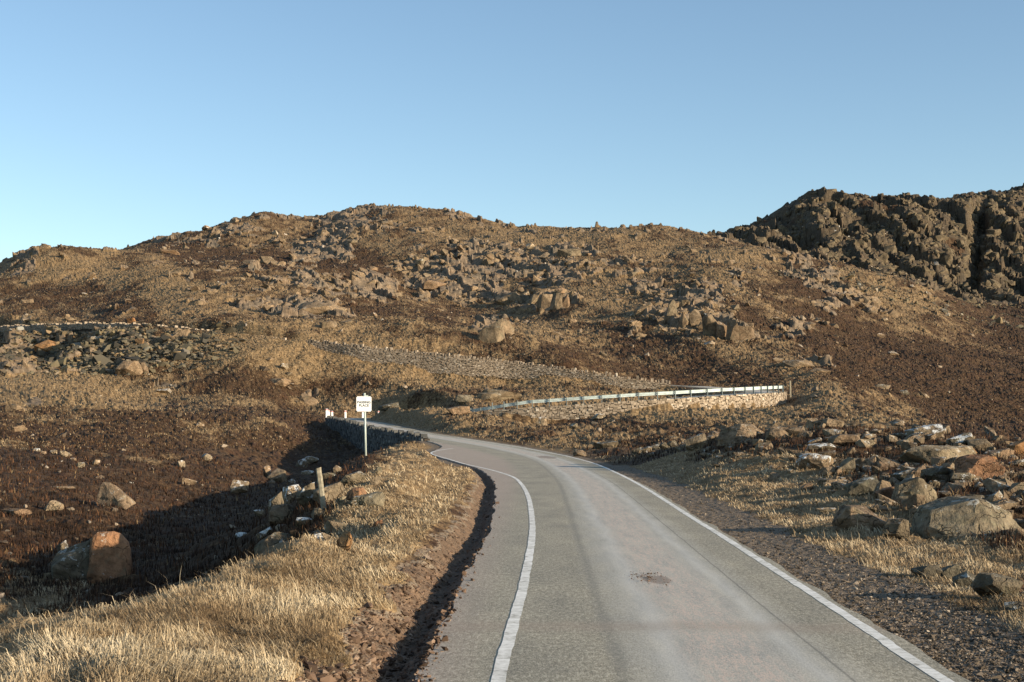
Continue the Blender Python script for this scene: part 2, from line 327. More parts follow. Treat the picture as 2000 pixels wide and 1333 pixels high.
def land(X, Y, full=True):
    """height and cover of the ground at world positions"""
    z, px, d = base(X, Y)
    py = HOR + (CZ - z) * F / d
    lat, rz, wl, wr, mode = corridor(X, Y)
    far = sstep(50, 110, d)
    # warp the cover maps so that no patch has a clean edge
    wx, wy = fbm(px / 90, py / 45, 3, 3) * 34, fbm(px / 90 + 7, py / 45, 3, 5) * 13
    bpx, bpy_ = px + wx, py + wy
    vis = sstep(-.5, 1.0, np.log(d / 11.0) + 1)
    n1 = fbm(X / 9, Y / 18, 4, 21); n2 = fbm(X / 40, Y / 70, 3, 22)
    rock = blobs(ROCKB, bpx, bpy_) * (d > 90)
    rock = sstep(.47, .60, rock * .95 + .34 * n1 + .12 * fbm(X / 3.5, Y / 5, 2, 23))
    crag = sstep(540, 570, d) * (px > 1380) * sstep(0, 40, d - (520 + (px - 1400) * .02)) * (d < 800)
    crag_hi = crag * sstep(-.35, .1, fbm(X / 35, Y / 60, 3, 31) + sstep(560, 620, d) * .5)
    # small outcrops all over the high ground
    sm = fbm(X / 5 + 3, Y / 9, 4, 41) + .35 * n2
    rock = np.maximum(rock, sstep(.62, .74, sm) * sstep(190, 330, d) * (1 - .7 * sstep(1500, 1700, px)) * (d < 640))
    rock = np.maximum(rock, crag_hi)
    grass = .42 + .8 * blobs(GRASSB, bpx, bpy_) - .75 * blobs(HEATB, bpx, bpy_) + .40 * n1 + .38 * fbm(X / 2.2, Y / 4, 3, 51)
    grass = np.where((px > 1400) & (d > 540), grass - .35, grass)
    if full:
        # ---- relief
        z = z + far * (fbm(X / 45, Y / 60, 3, 61) * 1.5 * sstep(120, 260, d) + fbm(X / 11, Y / 16, 3, 62) * .55 * sstep(90, 220, d) + fbm(X / 3.2, Y / 3.6, 3, 63) * .24)
        z = z + fbm(X / 1.3, Y / 1.3, 3, 64) * (.05 + .06 * far)
        big = rock * (1 - crag) * sstep(90, 200, d)
        if True:
            s1, e1 = blocks(X / 6.5 + .5 * n1, Y / 9.0, 71, .8)
            s2, e2 = blocks(X / 2.3, Y / 2.8 + .4 * n1, 81)
            z = z + big * (s1 * .8 + .3 - .5 * (1 - sstep(0, .08, e1)) + s2 * .22)
            c1, g1 = blocks(X / 15.0 + .7 * n2, Y / 42.0, 101, .35)
            c2, g2 = blocks(X / 5.5 + .5 * n1, Y / 11.0, 111, .7)
            c3, g3 = blocks(X / 2.4, Y / 4.0, 121, .7)
            sw_ = (X + .25 * Y) / 21 + .5 * n2 + .15 * n1; saw = sw_ - np.floor(sw_); saw = np.where(saw < .12, 1 - saw / .12, (saw - .12) / .88)  # sawtooth added to the crag so its steep left faces turn dark
            sw2 = (X + .4 * Y) / 8.5 + .5 * n1; saw2 = sw2 - np.floor(sw2); saw2 = np.where(saw2 < .12, 1 - saw2 / .12, (saw2 - .12) / .88)  # smaller sawtooth added to the hill outcrops for more dark shading
            z = z + big * 1.3 * (.5 - saw2)
            z = z + crag * (crag_hi * (c1 * 2.4 * (1 - .5 * sstep(690, 715, d)) - 1.6 * (1 - sstep(0, .08, g1)) + (c2 * 1.6 + c3 * .3) * (1 - .6 * sstep(680, 715, d)) - .6 * (1 - sstep(0, .08, g2)) - .3 + 4.6 * (.5 - saw) * (1 - sstep(712, 735, d))) + (1 - crag_hi) * (c3 * .5) + vnoise(X / 8, Y / 8, 5) * 1.0)
            # the deep cleft in the crag
            cl = (px - 1908 - (d - 640) * .12 + 7 * vnoise(d / 25, d / 25, 8)) / (15 + .0 * d)
            z = z - 10 * np.exp(-np.abs(cl) ** 2.5) * sstep(575, 600, d) * (1 - sstep(700, 722, d))
            cl2 = (px - 1560 + (d - 640) * .5) / 20
            z = z - 6 * np.exp(-cl2 ** 2) * sstep(590, 620, d) * (1 - sstep(690, 715, d))
        # tussocks
        tus = np.abs(vnoise(X / .9, Y / .9, 131)) + .6 * np.abs(vnoise(X / .45, Y / .45, 132))
        z = z + far * (1 - rock) * tus * .26
        gul = sstep(0, 1, (np.abs(lat) - 3) / 3) * (1 - far)
        z = z + gul * (fbm(X / 1.6, Y / 1.6, 3, 141) * .13) + (1 - far) * np.abs(vnoise(X / .55, Y / .8, 142)) * .10
    # ---- road corridor
    soil = np.zeros(z.shape); sl, sr = -lat - wl, lat - wr
    wob = vnoise(X / 1.1, Y / 1.1, 151) * .10 + vnoise(X / .35, Y / .35, 152) * .05
    near = (Y > -60) & (Y < 62) & (mode == 0)
    inroad = (sl < 0) & (sr < 0)
    # left side of the near road: broken edge, ditch, bank of bare soil
    s = sl + wob * sstep(0, .3, sl)
    prof = np.interp(s, [0, .10, .20, .30, .40, .56, .80, 1.5], [-.02, -.07, -.14, -.14, -.04, .12, .23, .30])
    dstr = sstep(66, 52, Y) if False else (1 - sstep(50, 60, Y))
    prof = prof * dstr + (-.03 + .10 * sstep(.2, 1.4, s)) * (1 - dstr)
    mL = near & (sl >= 0)
    kL = sstep(1.2, 2.0, sl)
    z = np.where(mL & (sl < 2.0), (rz + prof + fbm(X / .25, Y / .25, 2, 153) * .03 * sstep(.05, .2, sl)) * (1 - kL) + z * kL, z)
    soil = np.where(mL, (1 - sstep(.46, .76, sl + wob * 2.4)) * 1.0, soil)
    mR = near & (sr >= 0)
    kR = sstep(1.0, 2.4, sr)
    z = np.where(mR & (sr < 2.4), (rz - .035 + vnoise(X / .12, Y / .12, 154) * .014 + .03 * sstep(.4, 1.2, sr)) * (1 - kR) + z * kR, z)
    soil = np.where(mR, (1 - sstep(1.0, 1.45, sr + wob * 2.2)) * .6, soil)
    rest = ~near
    # elsewhere the shelf of the road; on a walled side it drops at once (the wall stands there)
    wallL, wallR = (mode == 1), (mode == 2)
    kl = np.where(wallL, sstep(.15, .42, sl), sstep(.4, 3.0, sl))
    kr = np.where(wallR, sstep(.40, .66, sr), sstep(.4, 3.2, sr))
    kl = np.where(mode == 3, sstep(.25, .55, sl), kl)
    k = np.where(lat < 0, kl, kr)
    k = np.where(np.abs(lat) > 12, 1, k)
    z = np.where(rest & ~inroad, (rz - .04) * (1 - k) + z * k, z)
    soil = np.where(rest, (1 - sstep(.3, 1.2, np.maximum(sl, sr))) * .6, soil)
    z = np.where(inroad, rz - .05, z)
    soil = np.where(inroad, .6, soil)
    nd = (1 - sstep(60, 80, d))
    verge = mL & (sl > .9) & (sl < 4.6)
    grass = np.where((d < 75), grass + .9 * sstep(.7, .95, sl) * (1 - sstep(2.6, 3.8 + .4 * n1, sl)) * (Y < 75) , grass)
    grass = np.where((d < 60) & (sr > 1) , grass + .75 * (1 - sstep(3.0, 5.5 + 1.2 * n1, sr)), grass)
    rock = rock * (1 - sstep(0, .5, soil))
    rock = np.where(np.abs(lat) < 3.2, 0, rock)
    return z, np.clip(rock, 0, 1), np.clip(grass, 0, 1), np.clip(soil, 0, 1), crag

# =====================================================================
# materials
# =====================================================================
class NT:
    def __init__(s, name):
        s.m = bpy.data.materials.new(name); s.m.use_nodes = True
        s.t = s.m.node_tree; s.b = s.t.nodes['Principled BSDF']
        s.b.inputs['Roughness'].default_value = .92
        s.b.inputs['Specular IOR Level'].default_value = .15
    def n(s, t, **k):
        o = s.t.nodes.new(t)
        for a, b in k.items(): setattr(o, a, b)
        return o
    def l(s, a, b): s.t.links.new(a, b)
    def noise(s, scale, detail=4, rough=.6, vec=None, kind='ShaderNodeTexNoise'):
        o = s.n(kind); o.inputs['Scale'].default_value = scale
        if 'Detail' in o.inputs: o.inputs['Detail'].default_value = detail; o.inputs['Roughness'].default_value = rough
        s.l(vec if vec is not None else s.pos(), o.inputs['Vector'])
        return o
    def pos(s):
        if not hasattr(s, '_p'): s._p = s.n('ShaderNodeTexCoord')
        return s._p.outputs['Object']
    def attr(s, name):
        o = s.n('ShaderNodeAttribute'); o.attribute_name = name; return o
    def ramp(s, fac, stops):
        o = s.n('ShaderNodeValToRGB'); e = o.color_ramp.elements
        while len(e) < len(stops): e.new(.5)
        for i, (p, c) in enumerate(stops):
            e[i].position = p; e[i].color = (*c, 1) if len(c) == 3 else c
        s.l(fac, o.inputs[0]); return o.outputs[0]
    def mix(s, fac, a, b, mode='MIX'):
        o = s.n('ShaderNodeMix', data_type='RGBA', blend_type=mode)
        for v, i in ((fac, 0), (a, 6), (b, 7)):
            if hasattr(v, 'links') or hasattr(v, 'is_linked'): s.l(v, o.inputs[i])
            elif isinstance(v, tuple): o.inputs[i].default_value = (*v, 1)
            else: o.inputs[i].default_value = v
        return o.outputs[2]
    def math(s, op, a, b=None, clamp=False):
        o = s.n('ShaderNodeMath', operation=op, use_clamp=clamp)
        for v, i in ((a, 0), (b, 1)):
            if v is None: continue
            if hasattr(v, 'is_linked'): s.l(v, o.inputs[i])
            else: o.inputs[i].default_value = v
        return o.outputs[0]
    def bump(s, h, strength, dist):
        o = s.n('ShaderNodeBump'); o.inputs['Strength'].default_value = strength; o.inputs['Distance'].default_value = dist
        s.l(h, o.inputs['Height']); s.l(o.outputs[0], s.b.inputs['Normal'])
    def col(s, c):
        if isinstance(c, tuple): s.b.inputs['Base Color'].default_value = (*c, 1)
        else: s.l(c, s.b.inputs['Base Color'])
        return s.m

def mat_ground():
    s = NT('moorland')
    at = s.attr('cover'); sp = s.n('ShaderNodeSeparateColor'); s.l(at.outputs['Color'], sp.inputs[0])
    rk, gr, so = sp.outputs[0], sp.outputs[1], sp.outputs[2]
    na = s.noise(2.6, 5, .75).outputs[0]; nb = s.noise(.45, 5, .7).outputs[0]; nc = s.noise(9, 3, .7).outputs[0]
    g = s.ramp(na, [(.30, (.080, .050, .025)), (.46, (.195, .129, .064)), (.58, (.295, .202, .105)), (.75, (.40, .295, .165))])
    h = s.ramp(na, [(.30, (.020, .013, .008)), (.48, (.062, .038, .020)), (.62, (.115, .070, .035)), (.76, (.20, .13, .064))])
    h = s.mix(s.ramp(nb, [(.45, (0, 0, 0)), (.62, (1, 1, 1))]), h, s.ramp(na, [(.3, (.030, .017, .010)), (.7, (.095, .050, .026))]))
    f = s.math('ADD', gr, s.math('MULTIPLY', s.math('SUBTRACT', nc, .5), .9))
    f = s.math('ADD', f, s.math('MULTIPLY', s.math('SUBTRACT', na, .5), 1.1))
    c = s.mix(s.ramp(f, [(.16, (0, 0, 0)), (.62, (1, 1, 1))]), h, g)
    r = s.ramp(s.noise(1.1, 6, .7).outputs[0], [(.28, (.095, .074, .050)), (.5, (.20, .155, .105)), (.66, (.28, .22, .152)), (.8, (.38, .32, .24))])
    rv = s.ramp(s.noise(.22, 4, .6).outputs[0], [(.35, (.82, .84, .86)), (.65, (1.08, .98, .90))])
    r = s.mix(1.0, r, rv, 'MULTIPLY')
    r = s.mix(at.outputs['Alpha'], s.mix(1.0, r, (.45, .455, .44), 'MULTIPLY'), r)
    li = s.ramp(s.noise(3.4, 5, .7).outputs[0], [(.64, (0, 0, 0)), (.70, (1, 1, 1))])
    r = s.mix(s.math('MULTIPLY', li, .35), r, (.45, .43, .38))
    fr = s.math('ADD', rk, s.math('MULTIPLY', s.math('SUBTRACT', na, .5), .8))
    c = s.mix(s.ramp(fr, [(.42, (0, 0, 0)), (.52, (1, 1, 1))]), c, r)
    v = s.noise(26, 2, .5, kind='ShaderNodeTexVoronoi')
    gv = s.ramp(v.outputs['Color'], [(.0, (.055, .040, .027)), (.5, (.12, .090, .062)), (1, (.22, .172, .122))])
    sb = s.ramp(s.noise(5, 4, .7).outputs[0], [(.35, (.045, .026, .016)), (.65, (.19, .115, .068))])
    fs = s.math('GREATER_THAN', so, .8)
    gv = s.mix(fs, gv, s.mix(.35, sb, gv))
    fo = s.math('ADD', so, s.math('MULTIPLY', s.math('SUBTRACT', nc, .5), .5))
    c = s.mix(s.ramp(fo, [(.36, (0, 0, 0)), (.46, (1, 1, 1))]), c, gv)
    hb = s.math('ADD', s.math('MULTIPLY', nc, .6), s.math('MULTIPLY', na, 1.0))
    s.bump(hb, .8, .12)
    return s.col(c)

def mat_rock(name='weathered_rock', tint=(1, 1, 1), lichen=.5, far=False):
    LC = (.70, .70, .66) if lichen > .55 else (.50, .50, .45)
    s = NT(name)
    oi = s.n('ShaderNodeObjectInfo')
    ad = s.n('ShaderNodeVectorMath', operation='ADD')
    s.l(s.pos(), ad.inputs[0])
    sc = s.n('ShaderNodeVectorMath', operation='SCALE'); sc.inputs[3].default_value = 1
    s.l(oi.outputs['Location'], sc.inputs[0]); s.l(sc.outputs[0], ad.inputs[1])
    vec = ad.outputs[0]
    k = .35 if far else 1
    a = s.noise(1.7 * k, 7, .65, vec).outputs[0]; b = s.noise(9 * k, 5, .7, vec).outputs[0]
    c = s.ramp(a, [(.3, (.10, .080, .058)), (.5, (.215, .172, .124)), (.68, (.31, .25, .182))])
    c = s.mix(1.0, c, s.ramp(b, [(.3, (.62, .62, .62)), (.7, (1.25, 1.25, 1.25))]), 'MULTIPLY')
    hue = s.ramp(oi.outputs['Random'], [(0, (.92, .96, .94)), (.35, (1.05, .98, .9)), (.6, (.86, .86, .84)), (.8, (1.1, .95, .84)), (1, (1.08, 1.08, 1.0))])
    c = s.mix(1.0, c, hue, 'MULTIPLY')
    c = s.mix(1.0, c, tint, 'MULTIPLY')
    wv = s.n('ShaderNodeVectorMath', operation='ADD'); nz = s.noise(2.2 * k, 3, .6, vec); s.l(vec, wv.inputs[0]); s.l(nz.outputs[1], wv.inputs[1])
    vo = s.n('ShaderNodeTexVoronoi', feature='DISTANCE_TO_EDGE'); vo.inputs['Scale'].default_value = 1.5 * k; s.l(wv.outputs[0], vo.inputs['Vector'])
    ck = s.ramp(vo.outputs['Distance'], [(0, (0, 0, 0)), (.022, (1, 1, 1))])
    c = s.mix(s.math('MULTIPLY', s.math('SUBTRACT', 1.0, ck), .65), c, (.03, .025, .02))
    grn = s.ramp(s.noise(3.3 * k, 5, .7, vec).outputs[0], [(.52, (0, 0, 0)), (.66, (1, 1, 1))])
    c = s.mix(s.math('MULTIPLY', grn, .4), c, (.17, .165, .105))
    ge = s.n('ShaderNodeNewGeometry'); sx = s.n('ShaderNodeSeparateXYZ'); s.l(ge.outputs['Normal'], sx.inputs[0])
    up = s.math('MULTIPLY', s.math('ADD', sx.outputs[2], .55), .65, True)
    lf = s.noise(4.2 * k, 6, .72, vec).outputs[0]
    t = .665 - .11 * lichen
    lm = s.ramp(s.math('ADD', lf, s.math('MULTIPLY', s.math('SUBTRACT', up, .5), .14)), [(t, (0, 0, 0)), (t + .035, (1, 1, 1))])
    c = s.mix(s.math('MULTIPLY', lm, .9 * min(1, lichen + .3)), c, LC)
    s.bump(s.math('ADD', s.math('ADD', a, s.math('MULTIPLY', b, .5)), s.math('MULTIPLY', ck, .35)), .9, .14)
    return s.col(c)

def mat_road():
    s = NT('asphalt')
    uvn = s.n('ShaderNodeUVMap'); sx = s.n('ShaderNodeSeparateXYZ'); s.l(uvn.outputs[0], sx.inputs[0])
    u, v = sx.outputs[0], sx.outputs[1]            # metres across (from the right line), metres along
    mp = s.n('ShaderNodeMapping'); mp.inputs['Scale'].default_value = (1, .35, 1); s.l(uvn.outputs[0], mp.inputs[0])
    mq = s.n('ShaderNodeMapping'); mq.inputs['Scale'].default_value = (1, .12, 1); s.l(uvn.outputs[0], mq.inputs[0])
    sp = s.noise(75, 3, .75, mp.outputs[0]).outputs[0]
    bl = s.noise(1.3, 5, .65, mp.outputs[0]).outputs[0]
    s2 = s.noise(26, 3, .7, mp.outputs[0]).outputs[0]
    sp = s.math('ADD', s.math('MULTIPLY', sp, .6), s.math('MULTIPLY', s2, .4))
    mr = s.n('ShaderNodeMapping'); mr.inputs['Scale'].default_value = (1, .10, 1); s.l(uvn.outputs[0], mr.inputs[0])
    sf = s.noise(17, 4, .7, mr.outputs[0]).outputs[0]
    st = s.noise(5.5, 4, .6, mq.outputs[0]).outputs[0]
    c = s.ramp(sp, [(.36, (.14, .125, .090)), (.5, (.325, .296, .225)), (.64, (.64, .58, .455))])
    c = s.mix(1.0, c, s.ramp(bl, [(.3, (.78, .79, .80)), (.7, (1.18, 1.16, 1.12))]), 'MULTIPLY')
    uw = s.math('ADD', u, s.math('MULTIPLY', s.math('SUBTRACT', bl, .5), .35))
    # polished wheel band, and the loose pinkish chippings along its middle
    band = s.ramp(s.math('DIVIDE', uw, 4.0), [(.13, (0, 0, 0)), (.24, (1, 1, 1)), (.52, (1, 1, 1)), (.64, (0, 0, 0))])
    cb = s.ramp(s.noise(60, 2, .6, mp.outputs[0]).outputs[0], [(.3, (.36, .345, .30)), (.7, (.60, .58, .51))])
    cb = s.mix(1.0, cb, s.ramp(st, [(.3, (.80, .81, .83)), (.7, (1.18, 1.15, 1.10))]), 'MULTIPLY')
    c = s.mix(s.math('MULTIPLY', band, .75), c, cb)
    mid = s.ramp(s.math('DIVIDE', uw, 4.0), [(.26, (0, 0, 0)), (.33, (1, 1, 1)), (.43, (1, 1, 1)), (.50, (0, 0, 0))])
    pk = s.ramp(s.math('ADD', s.math('ADD', s.math('MULTIPLY', sf, .85), s.math('MULTIPLY', st, .15)), s.math('MULTIPLY', s.math('SUBTRACT', sp, .5), 2.0)), [(.46, (0, 0, 0)), (.66, (1, 1, 1))])
    c = s.mix(s.math('MULTIPLY', s.math('MULTIPLY', mid, pk), .95), c, (.62, .49, .39))
    edge = s.ramp(s.math('DIVIDE', uw, 5.0), [(.70, (0, 0, 0)), (.81, (1, 1, 1))])
    c = s.mix(s.math('MULTIPLY', edge, .75), c, s.ramp(sp, [(.36, (.26, .205, .16)), (.64, (.58, .47, .38))]))
    jt = s.ramp(s.math('ABSOLUTE', s.math('SUBTRACT', u, s.math('ADD', .74, s.math('MULTIPLY', bl, .06)))), [(.006, (1, 1, 1)), (.016, (0, 0, 0))])
    c = s.mix(s.math('MULTIPLY', jt, .5), c, (.09, .09, .085))
    trk = s.ramp(s.math('DIVIDE', uw, 4.0), [(.20, (0, 0, 0)), (.24, (1, 1, 1)), (.27, (0, 0, 0)), (.455, (0, 0, 0)), (.49, (1, 1, 1)), (.53, (0, 0, 0))])
    c = s.mix(s.math('MULTIPLY', trk, s.math('MULTIPLY', s.math('ADD', sf, .1), .55)), c, (.66, .64, .58))
    jt2 = s.ramp(s.math('ABSOLUTE', s.math('SUBTRACT', u, s.math('ADD', 2.38, s.math('MULTIPLY', bl, .12)))), [(.02, (1, 1, 1)), (.09, (0, 0, 0))])
    c = s.mix(s.math('MULTIPLY', jt2, .28), c, (.11, .11, .10))
    # a worn hollow full of brown grit, and a far one
    for (pu, pv, ru, rv) in ((1.66, 62.0, .20, .5), (1.3, 117.0, .5, 2.2)):
        a = s.math('DIVIDE', s.math('SUBTRACT', u, pu), ru); b = s.math('DIVIDE', s.math('SUBTRACT', v, pv), rv)
        r = s.math('ADD', s.math('MULTIPLY', a, a), s.math('MULTIPLY', b, b))
        r = s.math('ADD', r, s.math('MULTIPLY', s.math('SUBTRACT', st, .5), 2.2))
        r = s.math('ADD', r, s.math('MULTIPLY', s.math('SUBTRACT', sp, .5), 1.6))
        c = s.mix(s.math('MULTIPLY', s.ramp(r, [(.55, (1, 1, 1)), (.95, (0, 0, 0))]), .55), c, (.15, .105, .075))
    vc = s.n('ShaderNodeTexVoronoi', feature='DISTANCE_TO_EDGE'); vc.inputs['Scale'].default_value = .7
    wv = s.n('ShaderNodeVectorMath', operation='ADD'); nz = s.noise(3.0, 4, .7, uvn.outputs[0]); s.l(uvn.outputs[0], wv.inputs[0]); s.l(nz.outputs[1], wv.inputs[1]); s.l(wv.outputs[0], vc.inputs['Vector'])
    cm = s.math('MULTIPLY', s.ramp(vc.outputs['Distance'], [(.0, (1, 1, 1)), (.007, (0, 0, 0))]), s.ramp(bl, [(.48, (0, 0, 0)), (.6, (1, 1, 1))]))
    c = s.mix(s.math('MULTIPLY', cm, .6), c, (.09, .08, .07))
    # cross stain of a mended trench
    a = s.math('ABSOLUTE', s.math('SUBTRACT', v, s.math('ADD', 57.8, s.math('MULTIPLY', bl, .6))))
    c = s.mix(s.math('MULTIPLY', s.ramp(a, [(.12, (1, 1, 1)), (.5, (0, 0, 0))]), .35), c, (.34, .265, .20))
    s.b.inputs['Roughness'].default_value = .8
    s.bump(sp, .3, .012)
    return s.col(c)

def mat_paint():
    s = NT('road_paint')
    n = s.noise(9, 5, .75).outputs[0]; m = s.noise(2.2, 4, .6).outputs[0]
    f = s.math('ADD', n, s.math('MULTIPLY', s.math('SUBTRACT', m, .5), .7))
    c = s.ramp(f, [(.30, (.34, .32, .27)), (.42, (.64, .62, .55)), (.62, (.86, .84, .77))])
    return s.col(c)

def mat_plain(name, c, rough=.6, metal=0.0, var=.12, scale=6):
    s = NT(name)
    n = s.noise(scale, 4, .6).outputs[0]
    lo = tuple(x * (1 - var) for x in c); hi = tuple(min(1, x * (1 + var)) for x in c)
    s.b.inputs['Roughness'].default_value = rough; s.b.inputs['Metallic'].default_value = metal
    return s.col(s.ramp(n, [(.35, lo), (.65, hi)]))

def mat_var(name, stops, rough=.9):
    """colour by the value each blade, tuft or stone carries"""
    s = NT(name)
    s.b.inputs['Roughness'].default_value = rough
    return s.col(s.ramp(s.attr('var').outputs['Fac'], stops))

# =====================================================================
# mesh helpers
# =====================================================================
def link(o, parent=None):
    C.objects.link(o)
    if parent is not None: o.parent = parent
    return o
def tag(o, label=None, cat=None, group=None, kind=None):
    if label: o['label'] = label
    if cat: o['category'] = cat
    if group: o['group'] = group
    if kind: o['kind'] = kind
    return o
def np_mesh(name, V, Fc, mat, k=4, parent=None, smooth=False, attrs=None, uv=None):
    """V (n,3); Fc (m,k) faces all with k corners, or a list of such arrays"""
    me = bpy.data.meshes.new(name)
    FL = Fc if isinstance(Fc, list) else [Fc]
    me.vertices.add(len(V)); me.vertices.foreach_set('co', np.ascontiguousarray(V, dtype=np.float32).ravel())
    loops = np.concatenate([f.ravel() for f in FL]).astype(np.int32)
    tot = np.concatenate([np.full(len(f), f.shape[1]) for f in FL]).astype(np.int32)
    start = np.concatenate([[0], np.cumsum(tot)[:-1]]).astype(np.int32)
    me.loops.add(len(loops)); me.loops.foreach_set('vertex_index', loops)
    me.polygons.add(len(tot)); me.polygons.foreach_set('loop_start', start); me.polygons.foreach_set('loop_total', tot)
    me.polygons.foreach_set('use_smooth', np.full(len(tot), smooth, dtype=bool))
    for an, (tp, arr) in (attrs or {}).items():
        a = me.attributes.new(an, tp, 'POINT')
        a.data.foreach_set('color' if tp == 'FLOAT_COLOR' else 'value', np.ascontiguousarray(arr, dtype=np.float32).ravel())
    if uv is not None:
        l = me.uv_layers.new(name='UVMap')
        l.data.foreach_set('uv', uv[loops].astype(np.float32).ravel())
    me.update(); me.validate()
    me.materials.append(mat)
    return link(bpy.data.objects.new(name, me), parent)
def empty(name, loc, rz=0.0):
    o = bpy.data.objects.new(name, None); o.empty_display_size = .3
    C.objects.link(o); o.location = loc; o.rotation_euler = (0, 0, rz); return o
def bm_obj(name, bm, mat, parent=None, smooth=False):
    me = bpy.data.meshes.new(name); bm.to_mesh(me); bm.free()
    if smooth:
        for p in me.polygons: p.use_smooth = True
    me.materials.append(mat)
    return link(bpy.data.objects.new(name, me), parent)
def bm_box(bm, c, s, rz=0, bevel=0):
    r = bmesh.ops.create_cube(bm, size=1)
    vs = r['verts']
    for v in vs:
        x, y, z = v.co.x * s[0], v.co.y * s[1], v.co.z * s[2]
        v.co = (c[0] + x * math.cos(rz) - y * math.sin(rz), c[1] + x * math.sin(rz) + y * math.cos(rz), c[2] + z)
    if bevel:
        es = list({e for v in vs for e in v.link_edges})
        bmesh.ops.bevel(bm, geom=es, offset=bevel, segments=2, affect='EDGES')
def bm_cyl(bm, c0, c1, r, n=12, r2=None):
    a, b = Vector(c0), Vector(c1); d = b - a
    q = d.to_track_quat('Z', 'Y')
    rings = []
    for p, rr in ((a, r), (b, r if r2 is None else r2)):
        rings.append([bm.verts.new(p + q @ Vector((rr * math.cos(2 * pi * i / n), rr * math.sin(2 * pi * i / n), 0))) for i in range(n)])
    for i in range(n): bm.faces.new((rings[0][i], rings[0][(i + 1) % n], rings[1][(i + 1) % n], rings[1][i]))
    bm.faces.new(rings[0][::-1]); bm.faces.new(rings[1])

M_GROUND = mat_ground(); M_ROAD = mat_road(); M_PAINT = mat_paint()

# =====================================================================
# ground: one sheet all round the road
# =====================================================================
def build_ground():
    pxs = np.linspace(0, 2000, 9)
    ld = np.linspace(math.log(3.2), math.log(1500), 1200)
    G = []
    for p in np.linspace(0, 2000, 60):
        dd = np.exp(ld)
        z, _, _ = base((p - 1000) / F * dd, dd)
        G.append(HOR + (CZ - z) * F / dd)
    G = np.abs(np.gradient(np.array(G), ld, axis=1))
    dn = np.percentile(G, 70, axis=0)
    dn = np.minimum(dn, 700) + 60 + 220 * ((ld > math.log(190)) & (ld < math.log(760)))
    cum = np.concatenate([[0], np.cumsum((dn[1:] + dn[:-1]) / 2 * np.diff(ld))])
    NR = 1250
    rows = np.exp(np.interp(np.linspace(0, cum[-1], NR), cum, ld))
    rows = np.concatenate([[.5, 1.2, 2.2], rows, [1900, 2600, 4000, 7000]])
    dense = np.arctan((np.linspace(-260, 2260, 1180) - 1000) / F)
    lo = np.linspace(-TH_IN, dense[0], 40)[:-1]; hi = np.linspace(dense[-1], TH_IN, 40)[1:]
    back = np.linspace(TH_IN, 2 * pi - TH_IN, 90)[1:-1]
    ths = np.concatenate([lo, dense, hi, back])
    TH, D = np.meshgrid(ths, rows, indexing='ij')
    tn = np.where(TH > pi, TH - 2 * pi, TH)
    ins = np.abs(tn) <= TH_IN + 1e-9
    X = np.where(ins, np.tan(np.where(ins, tn, 0)) * D, np.sin(tn) * D / math.cos(TH_IN))
    Y = np.where(ins, D, np.cos(tn) * D / math.cos(TH_IN))
    n1, n2 = X.shape
    z = np.zeros(X.shape); col = np.zeros((n1, n2, 4))
    for i in range(0, n1, 100):
        a = land(X[i:i + 100], Y[i:i + 100])
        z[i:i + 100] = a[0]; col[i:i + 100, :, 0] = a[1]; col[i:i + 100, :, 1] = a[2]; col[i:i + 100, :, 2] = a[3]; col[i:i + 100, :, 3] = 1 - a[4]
    z[:, -4:] = np.minimum(z[:, -4:], 0) * 0 - 2
    V = np.stack([X, Y, z], -1).reshape(-1, 3)
    V = np.concatenate([V, [[0, 0, -.05]]]); colr = np.concatenate([col.reshape(-1, 4), [[0, .5, .6, 1]]])
    idx = np.arange(n1 * n2).reshape(n1, n2)
    nx = np.roll(idx, -1, axis=0)
    q = np.stack([idx[:, :-1], idx[:, 1:], nx[:, 1:], nx[:, :-1]], -1).reshape(-1, 4)[:, ::-1]
    t = np.stack([np.full(n1, n1 * n2), idx[:, 0], nx[:, 0]], -1)[:, ::-1]
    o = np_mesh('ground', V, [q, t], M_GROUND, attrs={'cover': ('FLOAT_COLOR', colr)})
    tag(o, kind='structure', label='brown moorland hillside of grass, heather and rock')
    return o
build_ground()

# the road surface and its lines
def strip(name, offs_z, mat, kind, i0=0, i1=None, uvf=None, label=None):
    """offs_z: list of (function of index -> lateral offset from the centre line, z above the road)"""
    i1 = len(RD) if i1 is None else i1
    ii = np.arange(i0, i1)
    cols = []
    for f, dz in offs_z:
        o = f(ii)
        xy = RD[ii, :2] + RN[ii] * o[:, None]
        cols.append(np.stack([xy[:, 0], xy[:, 1], RD[ii, 2] + dz], 1))
    n, m = len(ii), len(cols)
    V = np.stack(cols, 1).reshape(-1, 3)
    idx = np.arange(n * m).reshape(n, m)
    q = np.stack([idx[:-1, :-1], idx[:-1, 1:], idx[1:, 1:], idx[1:, :-1]], -1).reshape(-1, 4)
    uv = np.stack([np.stack([RD[ii, 4] - .1 - f(ii), RS[ii]], 1) for f, _ in offs_z], 1).reshape(-1, 2)
    o = np_mesh(name, V, q, mat, uv=uv)
    tag(o, label, kind=kind)
    return o
def jag(ii, k, a=.07):
    return vnoise(RS[ii] / 1.5, RS[ii] * 0 + k + .37, 5) * a * .9 + vnoise(RS[ii] / .31 + 5, RS[ii] * 0 + k + .37, 6) * a * .22
RDc = RD; 
_fine = catmull([tuple(p) for p in RD[:, :6]], 0.09)
RDs, RNs, RSs = RD, RN, RS
RD = _fine
_t = np.gradient(RD[:, :2], axis=0); RT = _t / np.hypot(_t[:, 0], _t[:, 1])[:, None]; RN = np.stack([RT[:, 1], -RT[:, 0]], 1)
RS = np.concatenate([[0], np.cumsum(np.hypot(*np.diff(RD[:, :2], axis=0).T))])
ncol = 13
